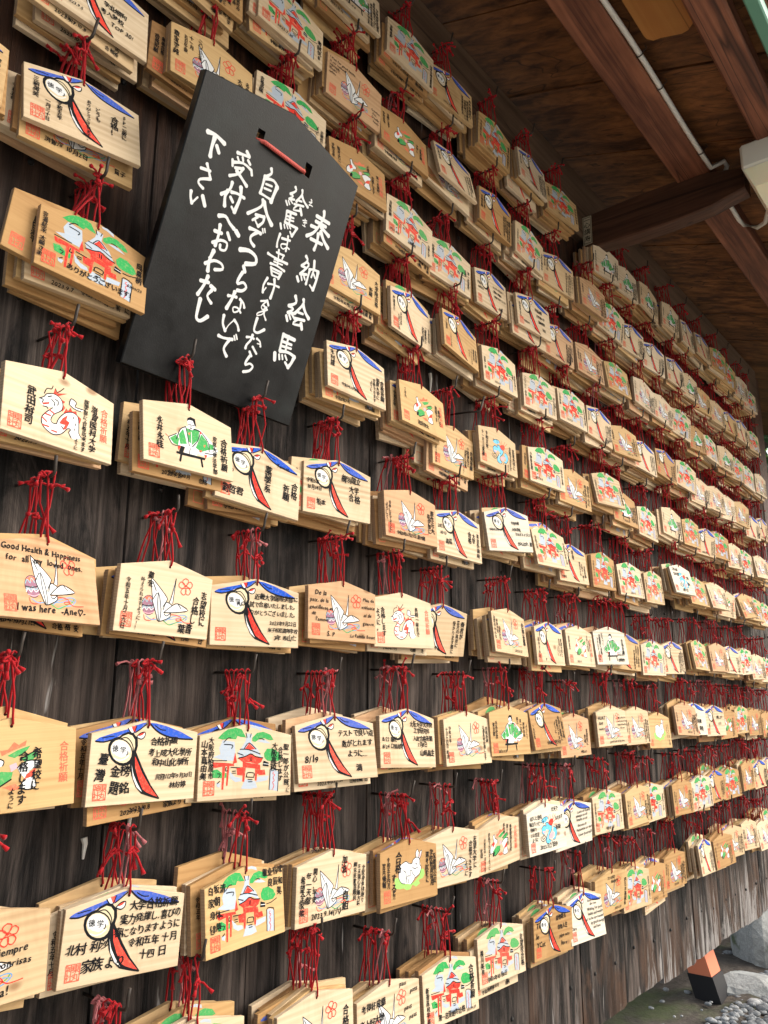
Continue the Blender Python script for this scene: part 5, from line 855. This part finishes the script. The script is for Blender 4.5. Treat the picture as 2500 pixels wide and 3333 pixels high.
# ---------------------------------------------------------------- the black notice board
sx, sz, sw, shh, spk, sr, syw, sp_, sy = SIGN
def pose(x, y, z, roll, yaw, pitch):
    return Matrix.Translation((x, y, z)) @ Matrix.Rotation(yaw, 4, 'Z') @ Matrix.Rotation(pitch, 4, 'X') @ Matrix.Rotation(roll, 4, 'Y')
sign = tag(empty('notice_board', pose(sx, sy, sz, sr, syw, sp_)), 'large black wooden notice board with white brush writing, tilted forward among the plaques', 'notice board')
out = [(-sw / 2, 0), (sw / 2, 0), (sw / 2, shh), (0, spk), (-sw / 2, shh)]
HOLES = [[(-.0535, .3755), (-.0405, .3765), (-.0405, .3605), (-.0535, .3595)], [(.0430, .3775), (.0562, .3770), (.0562, .3578), (.0430, .3585)]]
def board_with_holes(mb, outline, holes, th, cb_, mi=0, mh=0):
    n = len(outline); cx = sum(p[0] for p in outline) / n; cz = sum(p[1] for p in outline) / n
    ins = []
    for i in range(n):                                # chamfer
        p = Vector(outline[i]); a = (Vector(outline[i - 1]) - p).normalized(); b = (Vector(outline[(i + 1) % n]) - p).normalized(); d = (a + b)
        s = cb_ / max(.2, abs(a.x * b.y - a.y * b.x)) * 1.0; ins.append(p + d * s if d.length > .02 else p + Vector((0, -cb_)))
    polys = [[Vector((p.x, p.y, 0)) for p in ins]] + [[Vector((x, z, 0)) for x, z in h] for h in holes]
    tr = tessellate_polygon(polys); flat = [q for pl in polys for q in pl]
    mb.add([(q.x, 0, q.y) for q in flat], tr, mi); mb.add([(q.x, th, q.y) for q in flat], tr, mi)
    ring = [(p.x, 0, p.y) for p in ins] + [(x, cb_, z) for x, z in outline] + [(x, th - cb_, z) for x, z in outline] + [(p.x, th, p.y) for p in ins]
    mb.add(ring, [(k * n + i, k * n + (i + 1) % n, (k + 1) * n + (i + 1) % n, (k + 1) * n + i) for k in range(3) for i in range(n)], mi)
    for h in holes:
        m = len(h); mb.add([(x, .00005, z) for x, z in h] + [(x, th, z) for x, z in h], [(i, (i + 1) % m, m + (i + 1) % m, m + i) for i in range(m)], mh)
ms, t_, b_ = mat('black_painted_wood'); tc_ = N(t_, 'ShaderNodeTexCoord')
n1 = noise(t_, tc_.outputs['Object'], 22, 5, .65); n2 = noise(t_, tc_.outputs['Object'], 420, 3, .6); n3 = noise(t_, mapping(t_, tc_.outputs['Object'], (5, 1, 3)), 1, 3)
c_ = mix(t_, mrange(t_, n1, .35, .7), (.0025, .0027, .0032), (.007, .0075, .0085)); c_ = mix(t_, mrange(t_, n2, .5, .75, 0, .4), c_, (.016, .018, .019)); n4 = noise(t_, mapping(t_, tc_.outputs['Object'], (6, 1, 6)), 1, 6, .7); c_ = mix(t_, mrange(t_, n4, .50, .70, 0, .5), c_, (.018, .026, .026)); c_ = mix(t_, mrange(t_, n3, .52, .7, 0, .5), c_, (.011, .0075, .0075))  # greenish mottling puts the sky and foliage sheen into the board's colour
t_.links.new(c_, b_.inputs['Base Color']); t_.links.new(mrange(t_, n1, .3, .7, .26, .46), b_.inputs['Roughness']); b_.inputs['Specular IOR Level'].default_value = .2
bump(t_, b_, n2, .25, .0008)
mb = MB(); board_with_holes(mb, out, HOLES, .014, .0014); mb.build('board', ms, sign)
mb = MB()
for k, chs in enumerate(STROKES):
    for i, s in enumerate(chs):
        w, p = s.split(':'); strip(mb, parse(p), float(w) * 1.14 / 1000, -.0002 - .00007 * i, 0, .42, .000002)
mb.build('lettering', PAINT['w'], sign)
mb = MB(); pts = []
for i in range(13):
    t = i / 12; pts.append((-.0475 + t * .0965, -.0030 - .0012 * math.sin(math.pi * t) + (.010 if i in (0, 12) else 0), .3618 - .0008 * math.sin(math.pi * t) - .001 * t))
pts = [(-.047, .03, .375)] + pts + [(.0495, .03, .375)]
mb.tube(pts, .0030, 0, 8)
mb.tube([(-.047, .03, .375), (-.01, .055, .42), (0, .06, .425), (.01, .055, .42), (.0495, .03, .375)], .0030, 0, 8)
mc_, t_, b_ = mat('coral_rope'); tc_ = N(t_, 'ShaderNodeTexCoord'); wv = N(t_, 'ShaderNodeTexWave', bands_direction='DIAGONAL'); wv.inputs['Scale'].default_value = 210; t_.links.new(tc_.outputs['Object'], wv.inputs['Vector'])
t_.links.new(mix(t_, wv.outputs['Fac'], (.42, .055, .045), (.66, .13, .105)), b_.inputs['Base Color']); b_.inputs['Roughness'].default_value = .8; bump(t_, b_, wv.outputs['Fac'], .4, .001)
mb.build('cord', mc_, sign, True)

# ---------------------------------------------------------------- plaques
PW, PH, PT, HZ = .15, .080, .0078, .0865
OUTL = [(-.075, -HZ), (.075, -HZ), (.075, PH - HZ), (0, .0085), (-.075, PH - HZ)]
HOLE = [(.0019 * math.cos(t), .0019 * math.sin(t)) for t in [2 * math.pi * k / 8 for k in range(8)]]
SEAL = ['Ls0.7 -66.5,6.5 -50.5,6.5', 'Ls0.7 -50.5,6.5 -50.5,23.5', 'Ls0.7 -50.5,23.5 -66.5,23.5', 'Ls0.7 -66.5,23.5 -66.5,6.5', 'Ts9 -54.8,19 東', 'Ts9 -54.8,11 丸', 'Ts9 -62.2,19 神', 'Ts9 -62.2,11 社']
REDCOL = ['Ts11 61,62 合', 'Ts11 61,51 格', 'Ts11 61,40 祈', 'Ts11 61,29 願']
KINDS = dict(S='suzu', C='crane', N='shrine', D='dragon', T='courtier', R='rabbits', V='rabbit_pair', U='sun_dragon')
WORDS = dict(S='blue ribbon and round drum', C='white paper crane', N='red shrine and green pines', D='white and red dragon', T='green robed courtier', R='two white rabbits', V='white rabbit pair', U='blue dragon and red sun')
def paint_list(k):
    L = list(ART[KINDS[k]]) + SEAL
    if k in 'DR': L += REDCOL
    return L
def paint(mb, L, simple=False, shift=None):
    y = -.00010
    for e in L:
        kind, col = e[0], e[1]; mi = PK.index(col); y -= .0000065
        z0 = HZ
        if kind == 'F':
            pts = [(a, b - z0) for a, b in parse(e[3:])]
            if simple and col in 'k': continue
            fill(mb, pts, y, mi)
        elif kind == 'L':
            if simple and col in 'kw': continue
            w, p = e[2:].split(' ', 1); pts = [(a, b - z0) for a, b in parse(p)]; strip(mb, pts, max(float(w), .55) / 1000 * (2.1 if col == 'k' and float(w) < .7 else 1.6 if col == 'k' else 1.4), y, mi)
        elif kind == 'T' and not simple:
            s, p, ch = e[2:].split(' '); a, b = p.split(','); put_glyph(mb, ch, float(a) / 1000, float(b) / 1000 - z0, float(s) / 1000, y, random.Random(1), mi, .6 if col == 'k' else .2)
ART_MESH = {}
for k in KINDS:
    mb = MB(); paint(mb, paint_list(k)); ART_MESH[k] = mb.mesh('painting_' + KINDS[k], [PAINT[c] for c in PK])
def pose_d(x, y, z, r, yw, p): return pose(x, y, z, R_(r), R_(yw), R_(p))
def cord_pts(m, hx, hy, hz, rnd, sgn):
    """One strand from the hole of a plaque with matrix m up over its hook."""
    yl = -.0016 if sgn < 0 else PT + .0016
    a = m @ Vector((0, PT * .5, 0)); b = m @ Vector((rnd.gauss(0, .0004), yl, .0022)); c = m @ Vector((rnd.gauss(0, .0008), yl, .0105))
    top = Vector((hx + sgn * .0035 + rnd.gauss(0, .0008), hy + rnd.gauss(0, .0012), hz + .0012)); mid = c.lerp(top, .5) + Vector((rnd.gauss(0, .0035), rnd.gauss(0, .0015), 0))
    return [a, b, c, c.lerp(mid, .6) + Vector((rnd.gauss(0, .0008), 0, 0)), mid, mid.lerp(top, .55), top, Vector((hx, hy, hz + .0046))]
def cord(mb, m, hx, hy, hz, rnd, mi=0, n=5):
    r = .00128
    p0 = cord_pts(m, hx, hy, hz, rnd, -1); p1 = cord_pts(m, hx, hy, hz, rnd, 1)
    mb.tube(p0, r, mi, n); mb.tube(p1, r, mi, n)
    if rnd.random() < .95:                           # knot and two frayed ends
        s = rnd.choice((.4, .6, .8, .9, .95, .97, 1.0, 1.0)); k = p0[2].lerp(p0[6], s) + Vector((rnd.gauss(0, .002), -.002, 0))
        mb.blob(k, .0031, .0031, .0036, mi, 6, 4, rnd.randint(0, 99), .4)
        for _ in range(2):
            d = Vector((rnd.gauss(0, 1), -abs(rnd.gauss(.2, .5)), rnd.gauss(-.1, .55))).normalized(); l = .008 + rnd.random() * .012
            e = k + d * l + Vector((0, 0, -.003)); f_ = e + d * .006 + Vector((0, 0, -.003))
            mb.tube([k, k + d * l * .5 + Vector((0, 0, .001)), e], r * 1.1, mi, n); mb.tube([e, f_], r * 1.1, mi, n, r * 2.3)
        for sg in (-1, 1):                           # small bow loop
            if rnd.random() < .5:
                q = [k + Vector((sg * .007 * math.sin(t) * 1.1, -.001, .006 * (1 - math.cos(t)) * .4 - .004 * math.sin(t))) for t in (0, .8, 1.6, 2.4, 3.1)]
                mb.tube(q, r, mi, n)
def board(mb, tone, seed):
    mb.cur = (tone, seed); board_with_holes(mb, OUTL, [HOLE], PT, .0005, 0, 1); mb.cur = (0, 0)
ORD = 'first second third fourth fifth sixth seventh eighth ninth tenth eleventh twelfth thirteenth fourteenth fifteenth sixteenth seventeenth eighteenth nineteenth twentieth twenty-first'.split()
PHR = ['合格祈願', '志望校に合格', 'できますように', '大学合格', '学業成就', '健康祈願', '高校合格', '家内安全', '無事合格', 'ありがとう']
def auto_text(k, rnd):
    x0 = 64 if k in 'SCTVU' else 67; o = []
    if k in 'DR': xs = (48, 37)
    elif k == 'N': xs = (66,)
    else: xs = (66, 57, 48, 39) if rnd.random() < .6 else (64, 53, 42)
    for x in xs: o.append('v %d %d %.1f %s' % (x, rnd.randint(56, 66) - (4 if x < 50 else 0), rnd.uniform(6.0, 7.8), ''.join(rnd.sample(PHR, 2))[:rnd.randint(6, 8)]))
    if k in 'SC' and rnd.random() < .55: o.append('v -53 %d %.1f %s' % (rnd.randint(56, 66), rnd.uniform(6, 7), rnd.choice(PHR)))
    o.append('v -64 %d %.1f %s' % (rnd.randint(62, 70), rnd.uniform(6, 7.5), rnd.choice(('令和五年', '合格祈願', '令和五年十月', '祈願成就'))))
    if rnd.random() < .5: o.append('h %d 7 6.5 %s' % (rnd.randint(-44, 0), rnd.choice(('2023.10.8', '2023.9.27', '令和5年10月', '2023.7.30'))))
    return '|'.join(o)
GRP = 'wooden votive plaques hung in rows on the plank wall'
def make_plaque(m, k, tone, seed, text, label, hook, fade, pic=True, pid=''):
    t = tag(empty('votive_plaque', m), label, 'plaque', GRP)
    mb = MB(); board(mb, tone, seed); b = mb.build('board', [M_WOOD, M_HOLE], t)
    if pic:
        o = bpy.data.objects.new('painting', ART_MESH[k]); COL.objects.link(o); o.parent = t
    if text:
        mb = MB(); put_text(mb, text, -.00075, seed * 1000)
        # text is given from the lower edge of the plaque; the plaque's origin is its hole
        mb.v = [(x, y, z - HZ) for x, y, z in mb.v]
        if mb.v: mb.build('handwriting', PAINT['k'], t)
    mb = MB(); cord(mb, m, *hook, random.Random(int(seed * 999)), 0, 6); c = mb.build('cord', M_FADE if fade else M_CORD, t, True)
    c.matrix_parent_inverse = m.inverted()
    return t
rnd = random.Random(11)
rows = {}
for p in PLAQUES:
    if not p[9]: rows.setdefault(p[2], []).append(p)
pos = {}
for r, L in rows.items():
    for i, p in enumerate(sorted(L, key=lambda q: q[3])): pos[p[0]] = (r, i)
EXPL = {}
for p in PLAQUES:
    if p[9]: EXPL[p[9]] = p
hooks = []; behind = []
TW = lambda t: 'pinkish' if t > 1.15 else 'white' if t < .08 else 'pale' if t < .33 else 'cream' if t < .55 else 'golden' if t < .73 else 'tan'
for p in PLAQUES:
    pid, k, r, x, y, z, ro, yw, pi = p[:9]
    if p[9]: continue
    m = pose_d(x, y, z, ro, yw, pi); rd = random.Random(sum(ord(c) * 31 ** i for i, c in enumerate(pid)) % 9973)
    tone = TONE.get(pid, rd.choice((.16, .2, .25, .3, .36, .42, .48, .60, .70, .80)))
    a, b = pos[pid]
    lab = LABEL.get(pid, '%s plaque with %s, %s from left in %s row from top' % (TW(tone), WORDS[k], ORD[b], ORD[a]))
    hx, hz = x - .002 + rd.gauss(0, .003), z + .077 + rd.gauss(0, .005)
    hy = y + .004
    fade = r >= 7 and rd.random() < .06
    make_plaque(m, k, tone, rd.random() * 9, TEXT.get(pid) or auto_text(k, rd), lab, (hx, y + .0035, hz), fade, True, pid)
    hooks.append((hx, y - .004, hz, rd.random(), x))
    n = rd.choice((5, 6, 6, 6, 5)) if r <= 4 else rd.choice((4, 5, 5, 6))
    if x < .9 and r >= 5: n = rd.choice((3, 4, 4))
    step = min(.0115, (.921 - y - PT) / (n + .6))
    step = max(step, .0086)
    yy = y; prev = pi
    for i in range(1, n + 1):
        yy = y + step * i
        if yy + PT > .9275: break
        if i == 1 and pid in EXPL:
            e = EXPL[pid]; behind.append((0, 0, e[1], pose_d(*e[3:9]), TONE.get(e[0], .3), rd.random() * 9, (hx, yy, hz), False, e[0], x, r, b)); continue
        xx = x + rd.gauss(-.001, .0075 if r <= 5 else .006) - (.0016 * i if r <= 5 else 0); zz = z + rd.gauss(-.001, .0065) - (.0030 * i if r <= 4 else .0012 * i if r <= 6 else 0); pp = prev * .75 + rd.gauss(0, .5); prev = pp
        mm = pose_d(xx, yy, zz, rd.gauss(0, 2.2), yw * .6 + rd.gauss(0, .8), pp)
        tn = rd.choice((.2, .3, .42, .5, .6, .66, .72, .8, .8, .9, .97, 1.3))
        kk = rd.choice('SSSCCCNNNRTD')
        score = 1 / ((x * x + .8) * (i ** .8)) * (1.25 if r <= 4 else 1)
        if i >= 4: score *= .5
        behind.append((score, i, kk, mm, tn, rd.random() * 9, (hx, yy + .0035, hz), rd.random() < (.26 if r >= 7 else .05), '', x, r, b))
nfront = len(hooks)
explicit = [q for q in behind if q[1] == 0]; rest = sorted([q for q in behind if q[1] > 0], key=lambda q: -q[0])
room = 299 - nfront - len(explicit)
for q in explicit + rest[:room]:
    sc_, i, kk, mm, tn, sd_, hk, fd, pid, x, r, b = q
    if pid: lab = LABEL[pid]; tx = TEXT.get(pid)
    else:
        lab = '%s plaque, %s from front of stack %s from left in %s row from top' % (TW(tn), ORD[i], ORD[b], ORD[r])
        rd = random.Random(int(sd_ * 1e4)); tx = 'h %d 5 7 %s|h 30 5 7 %s|%s' % (rd.randint(-48, -30), rd.choice(('2023.9.27', '2023.9.7', '令和5年10月21日', '2023.10.13', '令和5年7月')), rd.choice(('合格祈願', '必勝', '合格', '家族より')), auto_text(kk, rd))
    make_plaque(mm, kk, tn, sd_, tx, lab, hk, fd, True)
# the remaining plaques deeper in the stacks: one mass
mb = MB(); NPK = len(PK)
for q in rest[room:]:
    sc_, i, kk, mm, tn, sd_, hk, fd, pid, x, r, b = q
    l = MB(); board(l, tn, sd_); s0 = len(mb.v)
    mb.v += [tuple(mm @ Vector(v)) for v in l.v]; mb.f += [tuple(s0 + j for j in f) for f in l.f]; mb.m += [0 if a == 0 else 1 for a in l.m]; mb.t += l.t
    if i <= 3:
        l = MB(); paint(l, paint_list(kk), True); s0 = len(mb.v)
        if i <= 2 and x < 2.6: put_text(l, 'h -30 5 7 %s' % random.Random(int(sd_ * 1e4)).choice(('2023.9.27', '令和5年10月', '2023.7.30 合格')), -.00075, sd_, 0); 
        if i <= 2 and x < 2.6:
            pass
        vv = [(a, b_, c) if c < .02 else (a, b_, c) for a, b_, c in l.v]
        mb.v += [tuple(mm @ Vector(v)) for v in vv]; mb.f += [tuple(s0 + j for j in f) for f in l.f]; mb.m += [4 + a for a in l.m]; mb.t += [(0, 0)] * len(l.v)
    cord(mb, mm, *hk, random.Random(int(sd_ * 999)), 3 if fd else 2, 4)
for (sx_, sz_) in ((.620, -.405), (.455, -.41)):     # two more stacks whose boards hang just below the frame
    rd = random.Random(int(sx_ * 100)); hooks.append((sx_, .855, sz_ + .078, .5, sx_))
    for i in range(5):
        mm = pose_d(sx_ + rd.gauss(0, .004), .862 + .0105 * i, sz_ + rd.gauss(0, .004), rd.gauss(0, 2), 0, -2); l = MB(); board(l, .5, rd.random() * 9); s0 = len(mb.v)
        mb.v += [tuple(mm @ Vector(v)) for v in l.v]; mb.f += [tuple(s0 + j for j in f) for f in l.f]; mb.m += [0 if a == 0 else 1 for a in l.m]; mb.t += l.t
        cord(mb, mm, sx_, .8655 + .0105 * i, sz_ + .078, rd, 3 if i > 2 else 2, 5)
o = mb.build('votive_plaques_behind', [M_WOOD, M_HOLE, M_CORD, M_FADE] + [PAINT[c] for c in PK])
tag(o, 'mass of older plaques filling the deeper layers of the stacks behind the front plaques', 'plaques', None, 'stuff')
# iron hooks screwed into the wall: shank, then an upturned tip
hooks.sort(key=lambda h: h[4])
def hook_mesh(mb, h):
    hx, hy, hz, rv, _ = h; d = (rv - .5) * .006
    mb.tube([(hx, YW + .01, hz + .001), (hx, YW - .02, hz), (hx + d * .3, hy + .006, hz - .001), (hx + d * .5, hy - .001, hz), (hx + d * .6, hy - .004, hz + .004), (hx + d, hy - .005, hz + .014), (hx + d * 1.3, hy - .0055 - rv * .003, hz + .020 + .006 * rv)], .0020, 0, 6)
for h in hooks[:100]:
    mb = MB(); hook_mesh(mb, h); mb.build('hook', M_IRON, hall, True)
mb = MB(); 
for h in hooks[100:]: hook_mesh(mb, h)
tag(mb.build('far_hooks', M_IRON, hall, True), None, None, None, 'stuff')
mb = MB()                                            # one hook left bare, bent upwards
mb.tube([(1.405, YW + .01, .610), (1.407, .89, .606), (1.410, .868, .603), (1.413, .865, .607), (1.424, .862, .640)], .0023, 0, 6); mb.build('hook', M_IRON, hall, True)

# ---------------------------------------------------------------- ground, stones, planting beyond the end of the wall
GZ = -.90
mg, t, b = mat('packed_earth'); tc = N(t, 'ShaderNodeTexCoord'); P = tc.outputs['Object']
n1 = noise(t, P, 9, 6, .7); n2 = noise(t, P, 2.2, 4); n3 = noise(t, P, 60, 3)
c = mix(t, mrange(t, n1, .35, .68), (.030, .023, .017), (.090, .070, .054)); c = mix(t, mrange(t, n3, .5, .75, 0, .5), c, (.17, .145, .12))
c = mix(t, mrange(t, n2, .52, .62, 0, .85), c, mix(t, n1, (.030, .045, .014), (.10, .12, .035)))
sp = N(t, 'ShaderNodeSeparateXYZ'); t.links.new(P, sp.inputs[0])
yard = mrange(t, math_(t, 'ADD', sp.outputs[1], math_(t, 'MULTIPLY', n1, .15)), .66, .52)     # raked pale gravel of the open yard, unseen, pale to bounce light upward
c = mix(t, yard, c, mix(t, n3, (.34, .32, .28), (.52, .50, .45)))
t.links.new(c, b.inputs['Base Color']); b.inputs['Roughness'].default_value = .9; bump(t, b, n1, .8, .02)
mb = MB(); g = 46; xs = [-60, -20, -6, -2] + [.5 + .1 * i for i in range(46)] + [6, 9, 20, 60]; ys = [-60, -20, -6, -2, 0, .3] + [.5 + .08 * i for i in range(30)] + [3.5, 6, 15, 60]
rg = random.Random(5); idx = {}
vs = []; 
for i, xx in enumerate(xs):
    for j, yy in enumerate(ys):
        near = .5 < xx < 5 and .5 < yy < 2.9
        vs.append((xx, yy, GZ + (rg.gauss(0, .006) + .02 * math.sin(3 * xx + 1) * math.sin(4 * yy) if near else 0)))
ny = len(ys); mb.add(vs, [(i * ny + j, (i + 1) * ny + j, (i + 1) * ny + j + 1, i * ny + j + 1) for i in range(len(xs) - 1) for j in range(ny - 1)])
tag(mb.build('ground', mg, None, True), None, None, None, 'structure')
def stone_mat(name, a, b_, moss=0.0):
    m, t, b = mat(name); tc = N(t, 'ShaderNodeTexCoord'); P = tc.outputs['Object']; ge = N(t, 'ShaderNodeNewGeometry')
    n1 = noise(t, P, 18, 6, .7); n2 = noise(t, P, 90, 4, .7); n3 = noise(t, P, 7, 4)
    c = mix(t, mrange(t, n1, .35, .68), a, b_); c = mix(t, mrange(t, n2, .5, .72, 0, .5), c, tuple(min(1, v * 1.5) for v in b_))
    c = mix(t, mrange(t, ge.outputs['Random Per Island'], 0, 1, 0, .6), c, tuple(v * .6 for v in a))
    if moss: c = mix(t, mrange(t, n3, .62 - moss * .3, .70 - moss * .3, 0, .9), c, mix(t, n2, (.030, .05, .018), (.11, .14, .05)))
    t.links.new(c, b.inputs['Base Color']); b.inputs['Roughness'].default_value = .85; bump(t, b, math_(t, 'ADD', n1, n2), .6, .008); return m
M_GRAN = stone_mat('pale_granite', (.30, .31, .30), (.52, .53, .52), .12)
M_MOSS = stone_mat('mossy_stone', (.10, .10, .095), (.24, .235, .22), .75)
M_PEB = stone_mat('river_pebble', (.13, .15, .17), (.52, .52, .51))
def boulder(c, rx, ry, rz, m, label, seed, name='boulder'):
    rd = random.Random(seed); mb = MB(); nu, nv = 22, 14; vs = []; fs = []
    dirs = [(Vector((rd.gauss(0, 1), rd.gauss(0, 1), rd.gauss(0, 1))).normalized(), rd.uniform(.72, .95)) for _ in range(16)]
    for j in range(nv + 1):
        ph = math.pi * j / nv
        for i in range(nu):
            th = 2 * math.pi * i / nu; d = Vector((math.sin(ph) * math.cos(th), math.sin(ph) * math.sin(th), math.cos(ph))); r = 1.0
            for dv, lim in dirs:
                q = d.dot(dv)
                if q > 0: r = min(r, lim / max(q, .05))
            r *= 1 + .012 * math.sin(9 * d.x + seed) * math.sin(11 * d.z + 2 * seed)
            vs.append((c[0] + rx * r * d.x, c[1] + ry * r * d.y, c[2] + rz * r * d.z))
    for j in range(nv):
        for i in range(nu): fs.append((j * nu + i, (j * nu + (i + 1) % nu), (j + 1) * nu + (i + 1) % nu, (j + 1) * nu + i))
    mb.add(vs, fs); o = mb.build(name, m); tag(o, label, 'stone')
boulder((3.50, .97, -.83), .17, .13, .17, M_GRAN, 'pale grey granite boulder at the right edge of the stony ground', 3)
boulder((3.10, .935, -.92), .14, .11, .085, M_GRAN, 'low pale granite slab in front of the tall boulder', 8)
boulder((3.50, 1.26, -.90), .17, .12, .085, M_MOSS, 'mossy dark boulder lying between the raking foot and the tall boulder', 12)
boulder((3.22, 1.13, -.93), .13, .09, .055, M_MOSS, 'low flat moss covered stone right beside the raking foot', 21)
boulder((4.35, 1.36, -.86), .20, .15, .12, M_GRAN, 'far grey boulder beside the end of the stone sill', 30)
mb = MB(); mb.box(2.9, 5.4, 1.62, 1.80, -.95, -.70, 0, .02)
tag(mb.build('stone_sill', stone_mat('dark_sill_stone', (.06, .065, .07), (.15, .155, .16))), 'long dark stone sill under the hall behind the boulders', 'stone sill')
mb = MB(); rg = random.Random(8)
for i in range(900):
    xx = rg.uniform(2.35, 3.5); yy = rg.uniform(.66, .93) if rg.random() < .93 else rg.uniform(.92, 1.35)
    if yy > 1.06 and rg.random() < .6: continue
    s = rg.uniform(.004, .012) if rg.random() < .9 else rg.uniform(.012, .022)
    mb.blob((xx, yy, GZ + s * .35 + .004), s * rg.uniform(.9, 1.5), s, s * rg.uniform(.45, .7), 0, 9, 6, i, .22, Matrix.Rotation(rg.uniform(0, 3.1), 3, 'Z'))
tag(mb.build('gravel', M_PEB, None, True), None, None, None, 'stuff')
def leaf_mat(name, a, b_):
    m, t, b = mat(name); ge = N(t, 'ShaderNodeNewGeometry'); t.links.new(mix(t, ge.outputs['Random Per Island'], a, b_), b.inputs['Base Color'])
    b.inputs['Roughness'].default_value = .55; b.inputs['Transmission Weight'].default_value = 0; b.inputs['Subsurface Weight'].default_value = .0
    tr = N(t, 'ShaderNodeBsdfTranslucent'); tr.inputs[0].default_value = (*[min(1, v * 1.6) for v in b_], 1); mx = N(t, 'ShaderNodeMixShader'); mx.inputs[0].default_value = .35
    o = t.nodes['Material Output']; t.links.new(b.outputs[0], mx.inputs[1]); t.links.new(tr.outputs[0], mx.inputs[2]); t.links.new(mx.outputs[0], o.inputs[0]); return m
M_LEAF = leaf_mat('bright_leaf', (.06, .14, .03), (.16, .28, .06)); M_DLEAF = leaf_mat('dark_leaf', (.010, .025, .012), (.03, .06, .025)); M_BARK = timber('bark', (.05, .04, .032), (.13, .105, .085), 2, .4, .9)
def tree(x, y, h, cr, m, label, seed, nleaf=2600, ls=.07, z0=None, low=.42):
    rd = random.Random(seed); t = tag(empty('broadleaf_tree', Matrix.Translation((x, y, GZ))), label, 'tree'); mb = MB(); hubs = []
    mb.tube([(0, 0, -.1), (.03, .02, h * .3), (-.02, .05, h * .55), (.02, 0, h * .9)], h * .035, 0, 9, h * .008)
    for i in range(15):
        a = rd.random() * 6.28; zz = h * rd.uniform(low, .9); e = Vector((cr * rd.uniform(.4, .95) * math.cos(a), cr * rd.uniform(.4, .95) * math.sin(a), zz + h * rd.uniform(.0, .14)))
        mb.tube([(0, 0, zz * .85), e * .5 + Vector((0, 0, zz * .48)), e], h * .012, 0, 5, h * .003); hubs.append(e)
    mb.build('trunk', M_BARK, t, True); mb = MB()
    for i in range(nleaf):
        c = rd.choice(hubs); s = cr * .42; p = c + Vector((rd.gauss(0, s * .5), rd.gauss(0, s * .5), rd.gauss(0, s * .42)))
        u = Vector((rd.gauss(0, 1), rd.gauss(0, 1), rd.gauss(0, 1))).normalized(); w = u.cross(Vector((rd.gauss(0, 1), rd.gauss(0, 1), rd.gauss(0, 1)))).normalized(); l = ls * rd.uniform(.6, 1.3)
        mb.add([p - u * l, p + w * l * .42, p + u * l, p - w * l * .42], [(0, 1, 2, 3)])
    mb.build('crown', m, t)
tree(7.6, 1.35, 4.0, 1.5, M_LEAF, 'bright green leafy tree beyond the end of the wall', 4, 3600, .09, None, .15)
tree(10.5, 3.4, 5.5, 2.2, M_LEAF, 'farther sunlit tree glimpsed past the end of the wall', 9, 2600, .12, None, .15)
tree(6.4, 1.9, 3.6, 1.0, M_DLEAF, 'dark evergreen under the far end of the eaves', 14, 3000, .08, None, .45)
